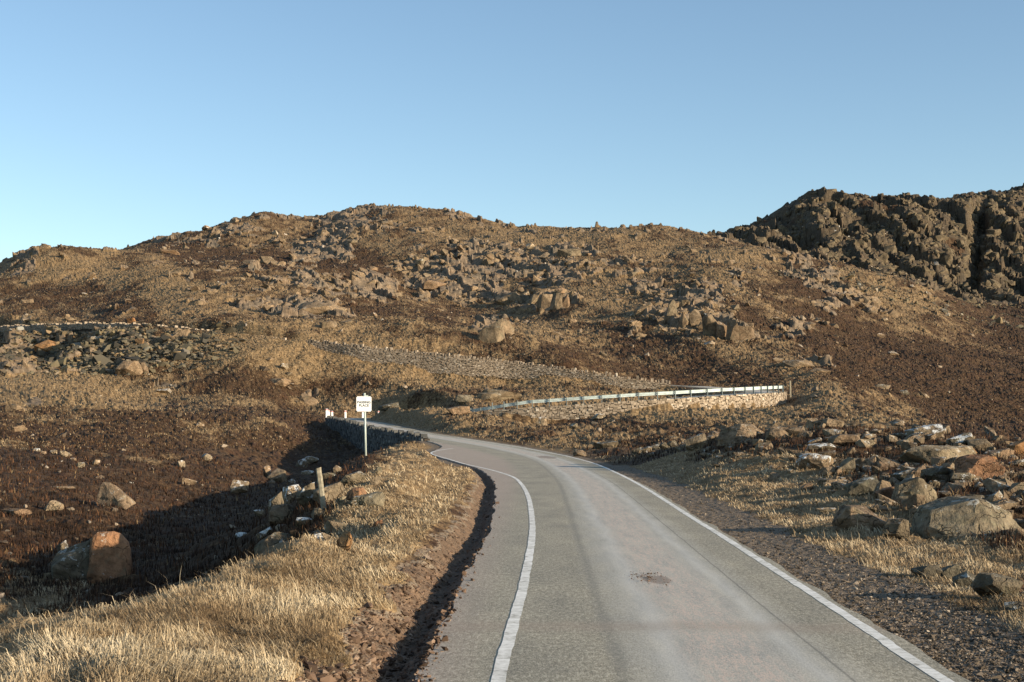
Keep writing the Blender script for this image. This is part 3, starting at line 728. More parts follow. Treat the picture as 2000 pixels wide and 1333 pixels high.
fr = [lambda ii, t=t: (-RD[ii, 3] + jag(ii, 3)) * (1 - t) + (RD[ii, 4] + jag(ii, 9)) * t for t in np.linspace(0, 1, ncol)]
strip('road', [(lambda ii: -RD[ii, 3] - .03 + jag(ii, 3), -.16)] + [(f, .012 * 4 * t * (1 - t)) for f, t in zip(fr, np.linspace(0, 1, ncol))] + [(lambda ii: RD[ii, 4] + .03 + jag(ii, 9), -.10)],
      M_ROAD, 'structure', label='grey single-track asphalt road')
def ribbon(name, pts, width, dz, label):
    p = catmull(pts, .06)
    t = np.gradient(p[:, :2], axis=0); t /= np.hypot(t[:, 0], t[:, 1])[:, None]; n = np.stack([t[:, 1], -t[:, 0]], 1)
    s = np.cumsum(np.hypot(*t.T)) * .06
    lat, rz, wl, wr, _ = corridor(p[:, 0], p[:, 1])
    tt = np.clip((lat + wl) / (wl + wr), 0, 1)
    z = rz + .012 * 4 * tt * (1 - tt) + dz
    w1 = width / 2 * (1 + .13 * vnoise(s / .35, s * 0 + .4, 3)); w2 = width / 2 * (1 + .13 * vnoise(s / .35, s * 0 + 9.4, 4))
    A = np.stack([p[:, 0] - n[:, 0] * w1, p[:, 1] - n[:, 1] * w1, z], 1); B = np.stack([p[:, 0] + n[:, 0] * w2, p[:, 1] + n[:, 1] * w2, z], 1)
    V = np.stack([A, B], 1).reshape(-1, 3); k = len(p); idx = np.arange(2 * k).reshape(k, 2)
    q = np.stack([idx[:-1, 0], idx[:-1, 1], idx[1:, 1], idx[1:, 0]], -1)
    return tag(np_mesh(name, V, q, M_PAINT), label, kind='structure')
ribbon('road_marking', [(3.0, -20), (3.08, 0), (3.17, 10.4), (3.24, 12.7), (3.31, 15.5), (3.38, 18.8), (3.5, 24.3), (3.56, 28), (3.82, 41.2), (3.87, 52), (3.70, 64), (3.1, 71.5), (2.2, 78), (.75, 86), (-.3, 90.2),
       (-2.0, 96), (-3.9, 102)], 0.112, .0032, 'worn white edge line on the outer side of the road')
ribbon('road_marking', [(-.45, -20), (-.2, 5), (-.10, 10.4), (.0, 13), (.15, 17), (.33, 23.4), (.40, 29), (.41, 36), (.28, 43.3), (.0, 49), (-.8, 55.5), (-1.9, 62), (-3.0, 69), (-4.1, 75), (-4.45, 79), (-4.1, 82.5), (-3.5, 85)], .11, .0032,
       'worn white line marking off the passing place')
#OBJECTS
# ---------------------------------------------------------------- looking down a line of sight onto the land
GPX = np.arange(-120, 2124, 4.0); GLD = np.arange(math.log(8.0), math.log(800), .008)
_Y, _PXg = np.meshgrid(np.exp(GLD), GPX)
_X = (_PXg - 1000) / F * _Y
_L = land(_X, _Y, full=False)
GPY = HOR + (CZ - _L[0]) * F / _Y
GMIN = np.minimum.accumulate(GPY, axis=1)
def cast(px, py):
    """distance at which the line of sight through column px, row py meets the ground (nan: sky)"""
    px = np.atleast_1d(np.asarray(px, float)); py = np.atleast_1d(np.asarray(py, float))
    i = np.clip(np.round((px - GPX[0]) / 4).astype(int), 0, len(GPX) - 1)
    out = np.full(px.shape, np.nan)
    for k in range(len(px)):
        row = GMIN[i[k]]
        j = np.searchsorted(-row, -py[k])
        if 0 < j < len(row): out[k] = math.exp(GLD[j])
    return out
def ground_z(x, y):
    x = np.atleast_1d(np.asarray(x, float)); y = np.atleast_1d(np.asarray(y, float))
    return land(x, y)[0]

# ---------------------------------------------------------------- stones
from mathutils import noise as mn
def stone_bm(seed, shape='block', cuts=2, rough=.06, pts=20):
    r = random.Random(seed)
    bm = bmesh.new()
    for k in range(pts if shape not in ('ridge', 'face') else 0):
        v = Vector((r.gauss(0, 1), r.gauss(0, 1), r.gauss(0, 1))).normalized()
        e = {'round': 3.2, 'block': 5.5, 'slab': 5, 'wedge': 4.5, 'point': 3, 'pillar': 5}[shape]
        n = (abs(v.x) ** e + abs(v.y) ** e + abs(v.z) ** e) ** (1 / e)
        v = v / n * r.uniform(.86, 1.0)
        if shape == 'wedge': v.z = v.z if v.z < 0 else v.z * (.55 + .45 * v.x)
        if shape == 'point': f = 1 - .40 * (v.z + 1); v.x = v.x * f - .22 * (v.z + 1); v.y *= f
        bm.verts.new(v)
    if shape == 'point': bm.verts.new((-.62, 0, 1))
    if shape == 'face':
        for v in [(-.9, -.5, -1), (1, -.25, -1), (.95, .9, -1), (-.9, .9, -1), (-.62, -.75, .35), (-.45, -.5, .98), (.45, -.15, 1), (.98, -.02, .55), (1, -.1, -.2),
                  (-.85, .6, .7), (.3, .8, .85), (.9, .8, .4), (-.7, -.85, -.6)]: bm.verts.new(v)
    if shape == 'ridge':
        for v in [(-1, -.3, -1), (-.95, .8, -1), (1, .9, -1), (1, -.2, -1), (.15, -1, -1), (-.45, -.95, -1), (-.12, -.45, 1), (-.1, .7, .95), (.32, .6, .92), (.22, -.15, .84),
                  (-.86, -.1, .52), (-.7, .7, .6), (.9, .05, -.25), (.82, .8, -.1), (.55, -.3, .3), (-.97, -.25, -.2)]: bm.verts.new(v)
    g = bmesh.ops.convex_hull(bm, input=bm.verts)
    for v in [v for v in bm.verts if not v.link_faces]: bm.verts.remove(v)
    bmesh.ops.dissolve_limit(bm, angle_limit=radians(14), verts=bm.verts, edges=bm.edges)
    bmesh.ops.bevel(bm, geom=list(bm.edges), offset=.022 if shape != 'face' else .16, segments=1, affect='EDGES')
    bmesh.ops.triangulate(bm, faces=bm.faces)
    if cuts:
        for it in range(cuts):
            bmesh.ops.subdivide_edges(bm, edges=[e for e in bm.edges if e.calc_length() > .22 / (it + 1)], cuts=1)
            bmesh.ops.triangulate(bm, faces=bm.faces)
        bm.normal_update()
        o = Vector((seed * 3.1 % 50, seed * 1.7 % 50, 0))
        for v in bm.verts:
            d = mn.fractal(v.co * 1.9 + o, .8, 2.2, 5)
            c = mn.noise(Vector((v.co.x * 1.2, v.co.y * 1.2, v.co.z * 5)) + o)      # bedding cracks
            v.co += v.normal * (rough * d + rough * .5 * c)
    zs = [v.co.z for v in bm.verts]; xs = [v.co.x for v in bm.verts]; ys = [v.co.y for v in bm.verts]
    for v in bm.verts:
        v.co.x = (v.co.x - min(xs)) / (max(xs) - min(xs)) - .5; v.co.y = (v.co.y - min(ys)) / (max(ys) - min(ys)) - .5
        v.co.z = (v.co.z - min(zs)) / (max(zs) - min(zs))
    return bm
MR = {'rust': mat_rock('rust_rock', (1.5, .98, .74), .3), 'brown': mat_rock('brown_rock', (1.05, .97, .9), .25), 'red': mat_rock('red_rock', (1.2, .84, .68), .15), 'grey': mat_rock('grey_rock', (.92, .98, .96), .35),
      'dark': mat_rock('dark_rock', (.62, .66, .66), .45), 'pale': mat_rock('pale_rock', (1.35, 1.33, 1.25), .6), 'lichen': mat_rock('lichen_rock', (.9, .9, .86), 1.05),
      'far': mat_rock('hill_rock', (.98, .91, .82), .15, True), 'orange': mat_rock('orange_rock', (1.45, 1.02, .66), .15)}

def boulder(px, py, w, h, shape, mat, label, group=None, flip=False, seed=None, name='boulder', depth=.85, rz=None, d=None):
    given = d is not None
    if d is None: d = cast(px, py)[0]
    if not d == d: return None
    seed = int(px * 7 + py) if seed is None else seed
    r = random.Random(seed)
    W_, H_ = w * d / F * 1.12, h * d / F * 1.05
    D_ = W_ * depth if shape != 'slab' else W_ * .8
    y = d + D_ * .30; x = (px - 1000) / F * y
    z = ground_z(x, y - D_ * .3)[0]
    if given: H_ *= 1.1; z = CZ + (HOR - (py - h)) / F * d - H_
    size = w * .512
    bm = stone_bm(seed, shape, 3 if size > 26 else (2 if size > 9 else 1), (.045 if size > 10 else .03), 22 if size > 20 else 16)
    bury = .16
    if mat == 'far': bury = .45; H_ *= .82; W_ *= 1.08
    for v in bm.verts:
        a = v.co
        if flip: a.x = -a.x
        v.co = Vector((a.x * W_, a.y * D_, (a.z * (1 + bury) - bury) * H_))
    if flip: bmesh.ops.reverse_faces(bm, faces=bm.faces)
    o = bm_obj(name, bm, MR[mat])
    o.location = (x, y, z)
    o.rotation_euler = (r.uniform(-.05, .05), r.uniform(-.06, .06), r.uniform(-.25, .25) if rz is None else rz)
    tag(o, label, 'rock' if name != 'boulder' else 'boulder', group)
    return o

B = [
 # the hollow beside the road
 (225, 997, 68, 46, 'point', 'brown', 'sharp triangular sunlit boulder alone on the dark heather slope'),
 (212, 1136, 76, 90, 'face', 'rust', 'big reddish boulder with flat sunlit face at the bottom of the shaded hollow'),
 (146, 1138, 84, 76, 'wedge', 'dark', 'dark lichen-topped boulder leaning against the big reddish one in the hollow'),
 (106, 1000, 32, 20, 'block', 'pale', 'small pale block on heather below the triangular boulder'),
 (122, 1092, 22, 26, 'wedge', 'lichen', 'thin pale slab sticking up behind the dark boulder of the hollow'),
 (468, 970, 34, 24, 'round', 'pale', 'pale round boulder catching the sun at the edge of the shade'),
 (541, 943, 34, 26, 'round', 'brown', 'tan rounded boulder lit by the sun above the shaded rock heap'),
 (522, 938, 14, 22, 'pillar', 'lichen', 'narrow lichen-white stone next to the tan rounded boulder'),
 (370, 952, 26, 14, 'slab', 'pale', 'low pale slab on heather at the upper edge of the embankment shadow'),
 (401, 902, 24, 13, 'round', 'pale', 'pale rounded stone high on the heather just above the shade'),
 (353, 915, 14, 12, 'block', 'pale', 'little pale block on heather between two larger pale stones'),
 (107, 958, 66, 7, 'slab', 'brown', 'long low brown slab nearly flush with the heather'),
 (30, 1010, 54, 12, 'slab', 'brown', 'flat brown slab at the edge of the heather slope below the row of pale stones'),
 (38, 852, 28, 12, 'wedge', 'brown', 'brown wedge on heather above the row of pale stones'),
 (391, 835, 18, 9, 'round', 'pale', 'pair of pale lumps of rock high on the red heather'),
 (475, 1057, 30, 15, 'slab', 'lichen', 'white-crusted slab in deep shade below the pale round boulder'),
 (470, 1137, 42, 17, 'slab', 'lichen', 'white-flecked slab in the shade downhill of the big round-shouldered boulder', 19.5),
 (296, 1196, 70, 26, 'slab', 'lichen', 'white-topped rock peeping over the grass crest of the verge', 15.5),
 # rock heap by the wooden post
 (642, 987, 58, 40, 'wedge', 'brown', 'broad tan boulder right behind the leaning wooden post'),
 (596, 1000, 34, 46, 'wedge', 'lichen', 'steep white-streaked slab leaning on the boulder behind the wooden post'),
 (570, 992, 34, 42, 'pillar', 'lichen', 'narrow white-crusted fin of rock in the heap by the wooden post'),
 (540, 1016, 30, 42, 'wedge', 'lichen', 'outermost white-edged slab of the heap by the wooden post'),
 (552, 1024, 56, 34, 'round', 'brown', 'squat brown boulder below the white fins of the rock heap'),
 (553, 1128, 98, 88, 'round', 'dark', 'big round-shouldered dark boulder with a white lichen cap in the shade', 26),
 (654, 1044, 42, 26, 'slab', 'lichen', 'white slab tilted in the shade under the wooden post'),
 (629, 1062, 30, 15, 'slab', 'lichen', 'smaller white slab beside the big dark lichen-capped boulder'),
 (610, 1090, 36, 30, 'wedge', 'dark', 'dark wedge of rock tight against the big lichen-capped boulder', 25.5),
 (672, 1076, 28, 36, 'block', 'orange', 'rough brown upright stone at the edge of the sunlit verge grass'),
 (738, 1041, 18, 18, 'wedge', 'red', 'small red wedge-shaped stone in the verge grass'),
 (723, 998, 58, 28, 'wedge', 'grey', 'grey-green boulder with a white end on the sunlit verge'),
 (695, 990, 40, 25, 'block', 'red', 'reddish broken boulder between the wooden post and the grey-green one'),
 (692, 1003, 14, 11, 'round', 'pale', 'small pale cobble below the reddish broken boulder'),
 (666, 1003, 20, 15, 'slab', 'pale', 'pale flat stone beside the foot of the wooden post'),
 (659, 931, 17, 20, 'wedge', 'brown', 'small upright brown stone above the heap near the sign'),
 (692, 949, 46, 24, 'wedge', 'grey', 'long grey rock sunk in the turf below the sign'),
 (734, 951, 18, 15, 'block', 'brown', 'little brown block in the turf below the sign'),
 (739, 929, 14, 14, 'wedge', 'grey', 'small grey fin of rock just below the foot of the sign'),
 (588, 918, 20, 16, 'wedge', 'lichen', 'lichen-spotted stone in the shade uphill of the heap'),
 (608, 912, 26, 13, 'slab', 'lichen', 'flat lichen-spotted stone in the shade between wall and heap'),
 (602, 934, 22, 12, 'slab', 'lichen', 'lichen-white slab in shade right above the white-streaked rocks'),
 (640, 946, 34, 14, 'slab', 'dark', 'dark flat rock behind the tip of the wooden post'),
 (520, 1052, 34, 22, 'wedge', 'lichen', 'white-flecked wedge in shade below the outermost white-edged slab'),
 (596, 1040, 34, 20, 'slab', 'lichen', 'white-topped slab in shade between the squat brown boulder and the white tilted slab'),
 (506, 1016, 20, 13, 'block', 'lichen', 'small white-crusted block in shade at the low side of the heap'),
 (566, 948, 24, 14, 'wedge', 'lichen', 'small white-streaked wedge in shade uphill of the narrow fin'),
 (700, 1026, 24, 14, 'wedge', 'grey', 'small grey wedge half sunk in the verge turf below the grey-green boulder'),
 (622, 1022, 30, 20, 'block', 'dark', 'dark block in the gap under the broad tan boulder'),
 # stone heap on the other side
 (1454, 862, 98, 35, 'ridge', 'brown', 'long dark-sided brown boulder at the roadward end of the stone heap'),
 (1520, 859, 44, 26, 'round', 'brown', 'purplish brown boulder touching the long dark-sided one'),
 (1545, 855, 48, 21, 'wedge', 'brown', 'tan wedge on top of the heap next to the purplish brown boulder'),
 (1588, 843, 26, 24, 'block', 'pale', 'pale block standing highest on the crest of the stone heap'),
 (1608, 842, 14, 16, 'wedge', 'grey', 'thin grey stone beside the pale block on the crest'),
 (1626, 842, 38, 18, 'round', 'brown', 'brown hump on the crest of the heap'),
 (1590, 870, 28, 15, 'slab', 'pale', 'pale slab below the pale block of the crest'),
 (1628, 856, 36, 15, 'round', 'pale', 'white-topped stone under the brown hump of the crest'),
 (1648, 873, 52, 23, 'block', 'brown', 'square-cut brown boulder in the middle of the heap'),
 (1690, 878, 34, 19, 'round', 'grey', 'grey boulder touching the square-cut brown one'),
 (1604, 885, 54, 16, 'round', 'lichen', 'low lichen-white boulder in the heather of the heap'),
 (1720, 862, 22, 12, 'block', 'brown', 'small tan stone wedged uphill of the grey boulder'),
 (1742, 868, 20, 13, 'block', 'pale', 'small light block between grey boulder and big white-topped one'),
 (1762, 858, 16, 9, 'round', 'pale', 'tiny light stone by the big white-topped boulder'),
 (1806, 864, 66, 30, 'wedge', 'lichen', 'big boulder with a white crusted top near the crest of the heap'),
 (1830, 912, 140, 48, 'slab', 'grey', 'very long flat greenish slab in the middle of the heap'),
 (1875, 878, 46, 27, 'wedge', 'lichen', 'jagged white-flecked rock at the top end of the long greenish slab'),
 (1892, 891, 30, 16, 'block', 'orange', 'bright orange-brown block on the end of the long greenish slab'),
 (1916, 882, 50, 24, 'block', 'grey', 'boxy grey boulder with a light top on the skyline of the heap'),
 (1952, 897, 44, 23, 'wedge', 'brown', 'brown wedge leaning below the boxy grey boulder'),
 (1990, 893, 40, 30, 'wedge', 'orange', 'tall orange-brown slab at the far end of the heap crest'),
 (1842, 875, 22, 10, 'slab', 'orange', 'little orange slab between white-topped and jagged rocks'),
 (1992, 912, 40, 14, 'slab', 'pale', 'flat light stone under the tall orange-brown slab'),
 (1936, 906, 24, 12, 'block', 'orange', 'small orange block above the big reddish boulder'),
 (1912, 949, 98, 56, 'round', 'red', 'big reddish rounded boulder with lichen flecks'),
 (1880, 953, 44, 22, 'round', 'lichen', 'white-crusted stone at the foot of the big reddish boulder'),
 (1836, 947, 62, 32, 'block', 'dark', 'dark shaded boulder beside the big reddish one'),
 (1592, 924, 66, 29, 'round', 'lichen', 'domed lichen-streaked boulder nearest the road in the upper row'),
 (1620, 926, 30, 17, 'block', 'brown', 'brown block leaning on the domed lichen-streaked boulder'),
 (1650, 932, 32, 32, 'pillar', 'grey', 'upright squared light grey stone in the grass'),
 (1639, 936, 11, 14, 'pillar', 'brown', 'tiny upright stone just in front of the squared grey one'),
 (1729, 929, 26, 20, 'wedge', 'brown', 'tan pointed stone standing alone before the heather'),
 (1707, 921, 12, 8, 'block', 'orange', 'tiny orange stone between squared and tan pointed stones'),
 (1762, 943, 42, 27, 'wedge', 'dark', 'dark-fronted wedge beside a leaning tan boulder'),
 (1791, 943, 34, 38, 'wedge', 'brown', 'leaning tan boulder standing above its neighbours'),
 (1575, 966, 20, 15, 'wedge', 'brown', 'small brown wedge alone in the pale grass'),
 (1630, 959, 48, 18, 'slab', 'grey', 'grey slab in pale grass under the squared light grey stone'),
 (1617, 962, 16, 10, 'block', 'pale', 'small light stone in front of the grey slab in pale grass'),
 (1682, 974, 60, 33, 'wedge', 'dark', 'dark tilted boulder with a brown edge in the pale grass'),
 (1744, 988, 60, 37, 'wedge', 'red', 'red-brown tilted boulder touching a light flat-topped one'),
 (1793, 991, 86, 50, 'ridge', 'grey', 'large light flat-topped boulder with a shaded front corner'),
 (1862, 991, 26, 17, 'wedge', 'brown', 'small brown wedge above the biggest green-grey boulder'),
 (1898, 988, 44, 24, 'block', 'dark', 'dark block above the biggest green-grey boulder'),
 (1958, 953, 20, 10, 'round', 'brown', 'small lone stone in heather past the big reddish boulder'),
 (1680, 1042, 98, 47, 'round', 'brown', 'wide brown boulder with a white spot on its end'),
 (1613, 1007, 38, 11, 'slab', 'pale', 'flat light slab in grass just before the wide brown boulder'),
 (1751, 1061, 50, 38, 'round', 'dark', 'dark rounded boulder right against the wide brown one'),
 (1715, 1008, 34, 14, 'round', 'brown', 'low brown hump behind the wide brown boulder'),
 (1904, 1058, 200, 70, 'ridge', 'grey', 'biggest boulder, green-grey with a sharp ridge between dark and lit faces'),
 (1752, 1084, 26, 10, 'slab', 'dark', 'thin dark slab in grass below the dark rounded boulder'),
 (1810, 1133, 52, 26, 'round', 'dark', 'dark half-buried rock at the start of the row below the biggest boulder'),
 (1853, 1136, 32, 28, 'wedge', 'dark', 'second dark rock of the row below the biggest boulder'),
 (1886, 1155, 42, 32, 'wedge', 'dark', 'long dark rock sloping down in the row below the biggest boulder'),
 (1943, 1180, 78, 46, 'block', 'dark', 'largest dark broken rock of the row beside the gravel'),
 (1992, 1168, 28, 26, 'block', 'red', 'reddish stone on top of the last dark rock beside the gravel'),
 (1988, 1200, 50, 20, 'slab', 'dark', 'flat dark rock under the reddish stone beside the gravel'),
 (1361, 881, 42, 30, 'wedge', 'pale', 'light jagged rock in heather at the low end of the heap'),
 (1392, 856, 28, 13, 'block', 'brown', 'brown stone between the jagged rock and the long dark-sided boulder'),
 (1132, 892, 24, 12, 'round', 'brown', 'brown stone lying at the outer road edge in the bend'),
 (1184, 880, 44, 14, 'slab', 'dark', 'dark low rock on the bank by the outer road edge'),
 (1058, 836, 20, 20, 'pillar', 'pale', 'upright light stone below the wall under the crash barrier'),
 (1120, 842, 16, 11, 'block', 'pale', 'small light block on the mound between road and barrier wall'),
 (1170, 826, 28, 12, 'slab', 'pale', 'flat light rock in heather under the barrier wall'),
 (974, 780, 76, 24, 'round', 'far', 'long whale-backed boulder uphill of the crash barrier'),
 (955, 784, 40, 20, 'slab', 'far', 'tilted slab tucked against the long whale-backed boulder'),
 (906, 798, 30, 18, 'block', 'grey', 'boxy boulder at the lower end of the crash barrier'),
 (894, 812, 44, 18, 'wedge', 'brown', 'tilted light slab just below the end of the crash barrier'),
 (760, 806, 40, 14, 'wedge', 'dark', 'dark rock outcrop beside the road end behind the sign'),
 # the hillside
 (960, 672, 44, 52, 'wedge', 'far', 'tall lone boulder standing in the middle of the hillside'),
 (990, 664, 26, 34, 'block', 'far', 'narrower block leaning on the tall lone hillside boulder'),
 (620, 618, 98, 32, 'round', 'far', 'great whale-backed outcrop on the slope above the upper wall'),
 (518, 524, 36, 22, 'round', 'far', 'round boulder perched on the near ridge'),
 (488, 524, 26, 13, 'round', 'far', 'lower round boulder next to the one perched on the near ridge'),
 (330, 500, 36, 9, 'slab', 'far', 'flat pale slab at the foot of the upper crags'),
 (643, 655, 28, 17, 'block', 'far', 'square boulder just above the upper wall'),
 (677, 643, 20, 12, 'block', 'far', 'small tan block uphill of the square boulder above the wall'),
 (482, 592, 30, 14, 'wedge', 'far', 'pale wedge on the near ridge below the round boulders'),
 (252, 737, 44, 28, 'round', 'brown', 'dark-sided boulder below the scree'),
 (274, 737, 24, 24, 'block', 'brown', 'pale-faced block touching the dark-sided boulder below the scree'),
 (258, 634, 18, 13, 'block', 'orange', 'orange block just above the coping of the upper wall'),
 (92, 682, 44, 34, 'wedge', 'orange', 'leaning brown slab in the shaded part of the scree'),
 (190, 663, 22, 14, 'round', 'pale', 'light oval stone near the top of the scree'),
 (138, 712, 36, 18, 'slab', 'grey', 'grey slab lying along the lower scree'),
 (272, 668, 18, 14, 'slab', 'orange', 'yellowish upright slab in the sunlit scree'),
 (312, 675, 30, 12, 'slab', 'orange', 'long yellowish slab in the sunlit scree'),
 (346, 705, 30, 10, 'slab', 'orange', 'yellow slab alone below the scree'),
 (106, 716, 9, 18, 'pillar', 'orange', 'thin orange splinter standing in the scree'),
 (993, 598, 46, 28, 'block', 'far', 'block split by a crack below the main crag band'),
 (1066, 610, 30, 36, 'pillar', 'far', 'rounded pillar with a dark side in the mid-slope crag'),
 (1086, 612, 26, 38, 'pillar', 'far', 'pale pillar in the mid-slope crag'),
 (1104, 608, 14, 26, 'pillar', 'far', 'slim end pillar of the mid-slope crag'),
 (1045, 598, 20, 24, 'pillar', 'far', 'darker block opening the mid-slope crag'),
 (1311, 636, 20, 34, 'pillar', 'far', 'first grey buttress of the double crag over the barrier'),
 (1333, 644, 22, 40, 'pillar', 'far', 'greenish buttress of the double crag over the barrier'),
 (1358, 642, 24, 34, 'pillar', 'far', 'blocky buttress between greenish and pale ones'),
 (1389, 668, 28, 50, 'pillar', 'far', 'pale tall buttress of the lower crag row'),
 (1410, 670, 22, 38, 'pillar', 'far', 'second buttress of the lower crag row'),
 (1430, 672, 22, 42, 'pillar', 'far', 'third buttress of the lower crag row'),
 (1452, 670, 36, 40, 'pillar', 'far', 'wide rounded end buttress of the lower crag row'),
 (1386, 686, 20, 9, 'slab', 'pale', 'flat pale stone fallen below the lower crag row'),
 (1722, 749, 32, 13, 'round', 'far', 'light rounded boulder on the crest of the mound towards the dark valley'),
 (1807, 768, 22, 15, 'point', 'far', 'pointed boulder on the mound crest against the dark valley'),
 (1766, 764, 16, 11, 'block', 'dark', 'dark block on the mound crest between two light boulders'),
 (1556, 718, 52, 14, 'slab', 'far', 'long low outcrop running along the top of the mound'),
 (1600, 728, 36, 12, 'slab', 'far', 'lower outcrop following the long one on the mound'),
 (1519, 708, 24, 10, 'slab', 'far', 'small outcrop leading the line on the mound top'),
 (1719, 657, 14, 8, 'round', 'pale', 'bright white stone on the dark valley slope'),
 (1745, 690, 20, 8, 'slab', 'pale', 'pale slab low on the dark valley slope'),
 (1290, 640, 22, 26, 'block', 'far', 'tan block at the near end of the double crag'),
 (1180, 690, 18, 14, 'point', 'far', 'pointed pale stone in heather below the crags'),
 (1118, 640, 16, 9, 'block', 'far', 'small dark-sided block alone in mid-slope grass'),
 (820, 638, 14, 10, 'block', 'far', 'small pale block alone on grass above the wall'),
 (848, 572, 40, 18, 'block', 'far', 'wide block at the dark foot of the main crag band'),
 (1112, 506, 40, 18, 'slab', 'far', 'large pale slab high on the open hillside'),
 (30, 806, 40, 16, 'round', 'far', 'tan boulder at the edge of the pale grass hump'),
 (545, 762, 40, 16, 'round', 'far', 'purplish boulder in rough grass above the heather'),
 (604, 792, 44, 24, 'point', 'far', 'broad reddish rock face in the rough grass uphill of the bollards'),
 (322, 772, 30, 12, 'slab', 'pale', 'white-flecked slab in rough grass'),
]
for b in B:
    if len(b) > 7: boulder(*b[:7], d=b[7])
    else: boulder(*b)
for px, py, w_ in ((47, 880, 9), (72, 885, 13), (85, 889, 9), (105, 890, 12), (129, 893, 20), (142, 900, 12), (157, 913, 16), (187, 913, 15)):
    boulder(px, py + 2, w_, w_ * .62, 'block', 'pale', 'small pale stone in the broken line across the heather slope', 'pale stones lined up on the heather', name='stone')
for px, py, w_ in ((1244, 890, 18), (1262, 888, 20), (1280, 882, 16), (1296, 880, 18), (1312, 876, 20), (1328, 882, 18), (1270, 895, 14)):
    boulder(px, py, w_, w_ * .7, 'wedge', 'lichen' if px % 4 else 'dark', 'small bluish stone in the shaded string of stones leading to the heap', 'small stones strung along the bank', name='stone')

def scatter(n, px0, px1, py0, py1, test=None, seed=0):
    """points spread evenly over part of the view, each set down on the land"""
    r = np.random.default_rng(seed)
    px, py = r.uniform(px0, px1, n), r.uniform(py0, py1, n)
    i = np.clip(np.round((px - GPX[0]) / 4).astype(int), 0, len(GPX) - 1)
    lo = np.zeros(n, int); hi = np.full(n, GMIN.shape[1] - 1)
    for _ in range(12):
        m = (lo + hi) // 2
        c = GMIN[i, m] > py
        lo = np.where(c, m, lo); hi = np.where(c, hi, m)
    ok = (GMIN[i, hi] <= py) & (hi > 1)
    d = np.exp(GLD[lo] + (GLD[1] - GLD[0]) * r.uniform(0, 1, n))
    x = (px - 1000) / F * d
    x, y, px, py = x[ok], d[ok], px[ok], py[ok]
    z, rk, gr, so, cr = land(x, y)
    k = test(px, py, y, rk, gr, so, r.uniform(0, 1, len(x))) if test else np.ones(len(x), bool)
    return x[k], y[k], z[k], rk[k], gr[k], so[k], px[k], py[k]

# single boulders strewn about, each its own object, cut from a dozen shapes
proto = []
for k in range(12):
    bm = stone_bm(900 + k, ['block', 'wedge', 'block', 'slab', 'round', 'point', 'block', 'wedge', 'pillar', 'block', 'slab', 'round'][k], 1, .05, 14)
    me = bpy.data.meshes.new('boulder'); bm.to_mesh(me); bm.free(); me.materials.append(MR[['far', 'brown', 'far', 'pale'][k % 4]]); proto.append(me)
def strew(n, box, sz, label, group, seed, test=None, mats=None):
    x, y, z, rk, gr, so, px, py = scatter(n * 6, *box, test=test, seed=seed)
    r = random.Random(seed)
    for k in range(min(n, len(x))):
        o = bpy.data.objects.new('boulder', r.choice(proto))
        s = r.uniform(*sz) * (1.5 if r.random() < .15 else 1) * y[k] / F
        C.objects.link(o)
        o.location = (x[k], y[k], z[k] - .1 * s)
        o.scale = (s, s * r.uniform(.7, 1.1), s * r.uniform(.45, .85)); o.rotation_euler = (r.uniform(-.2, .2), r.uniform(-.2, .2), r.uniform(0, 6.28))
        tag(o, label, 'boulder', group)
T_far = lambda px, py, d, rk, gr, so, u: (d > 60) & (so < .1)
strew(14, (240, 780, 430, 500), (9, 17), 'craggy block on the highest part of the main ridge', 'blocks on the main ridge', 1, T_far)
strew(22, (800, 1160, 490, 600), (10, 20), 'tan block jumbled in the main crag band of the hillside', 'blocks of the main crag band', 2, T_far)
strew(16, (560, 790, 540, 625), (10, 18), 'tan block on the near ridge above the upper wall', 'blocks on the near ridge', 3, T_far)
strew(20, (1180, 1500, 520, 690), (8, 16), 'pale block among the crags uphill of the crash barrier', 'blocks uphill of the barrier', 4, T_far)
strew(16, (1500, 1850, 540, 700), (7, 14), 'pale rock on the slope leading up to the dark cliff', 'rocks on the slope under the cliff', 5, T_far)
strew(11, (1600, 2000, 690, 830), (5, 10), 'small bright stone on the dark brown valley slope', 'stones on the dark valley slope', 6, T_far)
strew(10, (420, 900, 690, 800), (8, 14), 'brown rock in the rough grass below the upper wall', 'rocks below the upper wall', 7, T_far)
strew(4, (20, 480, 540, 620), (6, 12), 'small rock on the smooth brown ridge', 'rocks on the smooth ridge', 8, T_far)

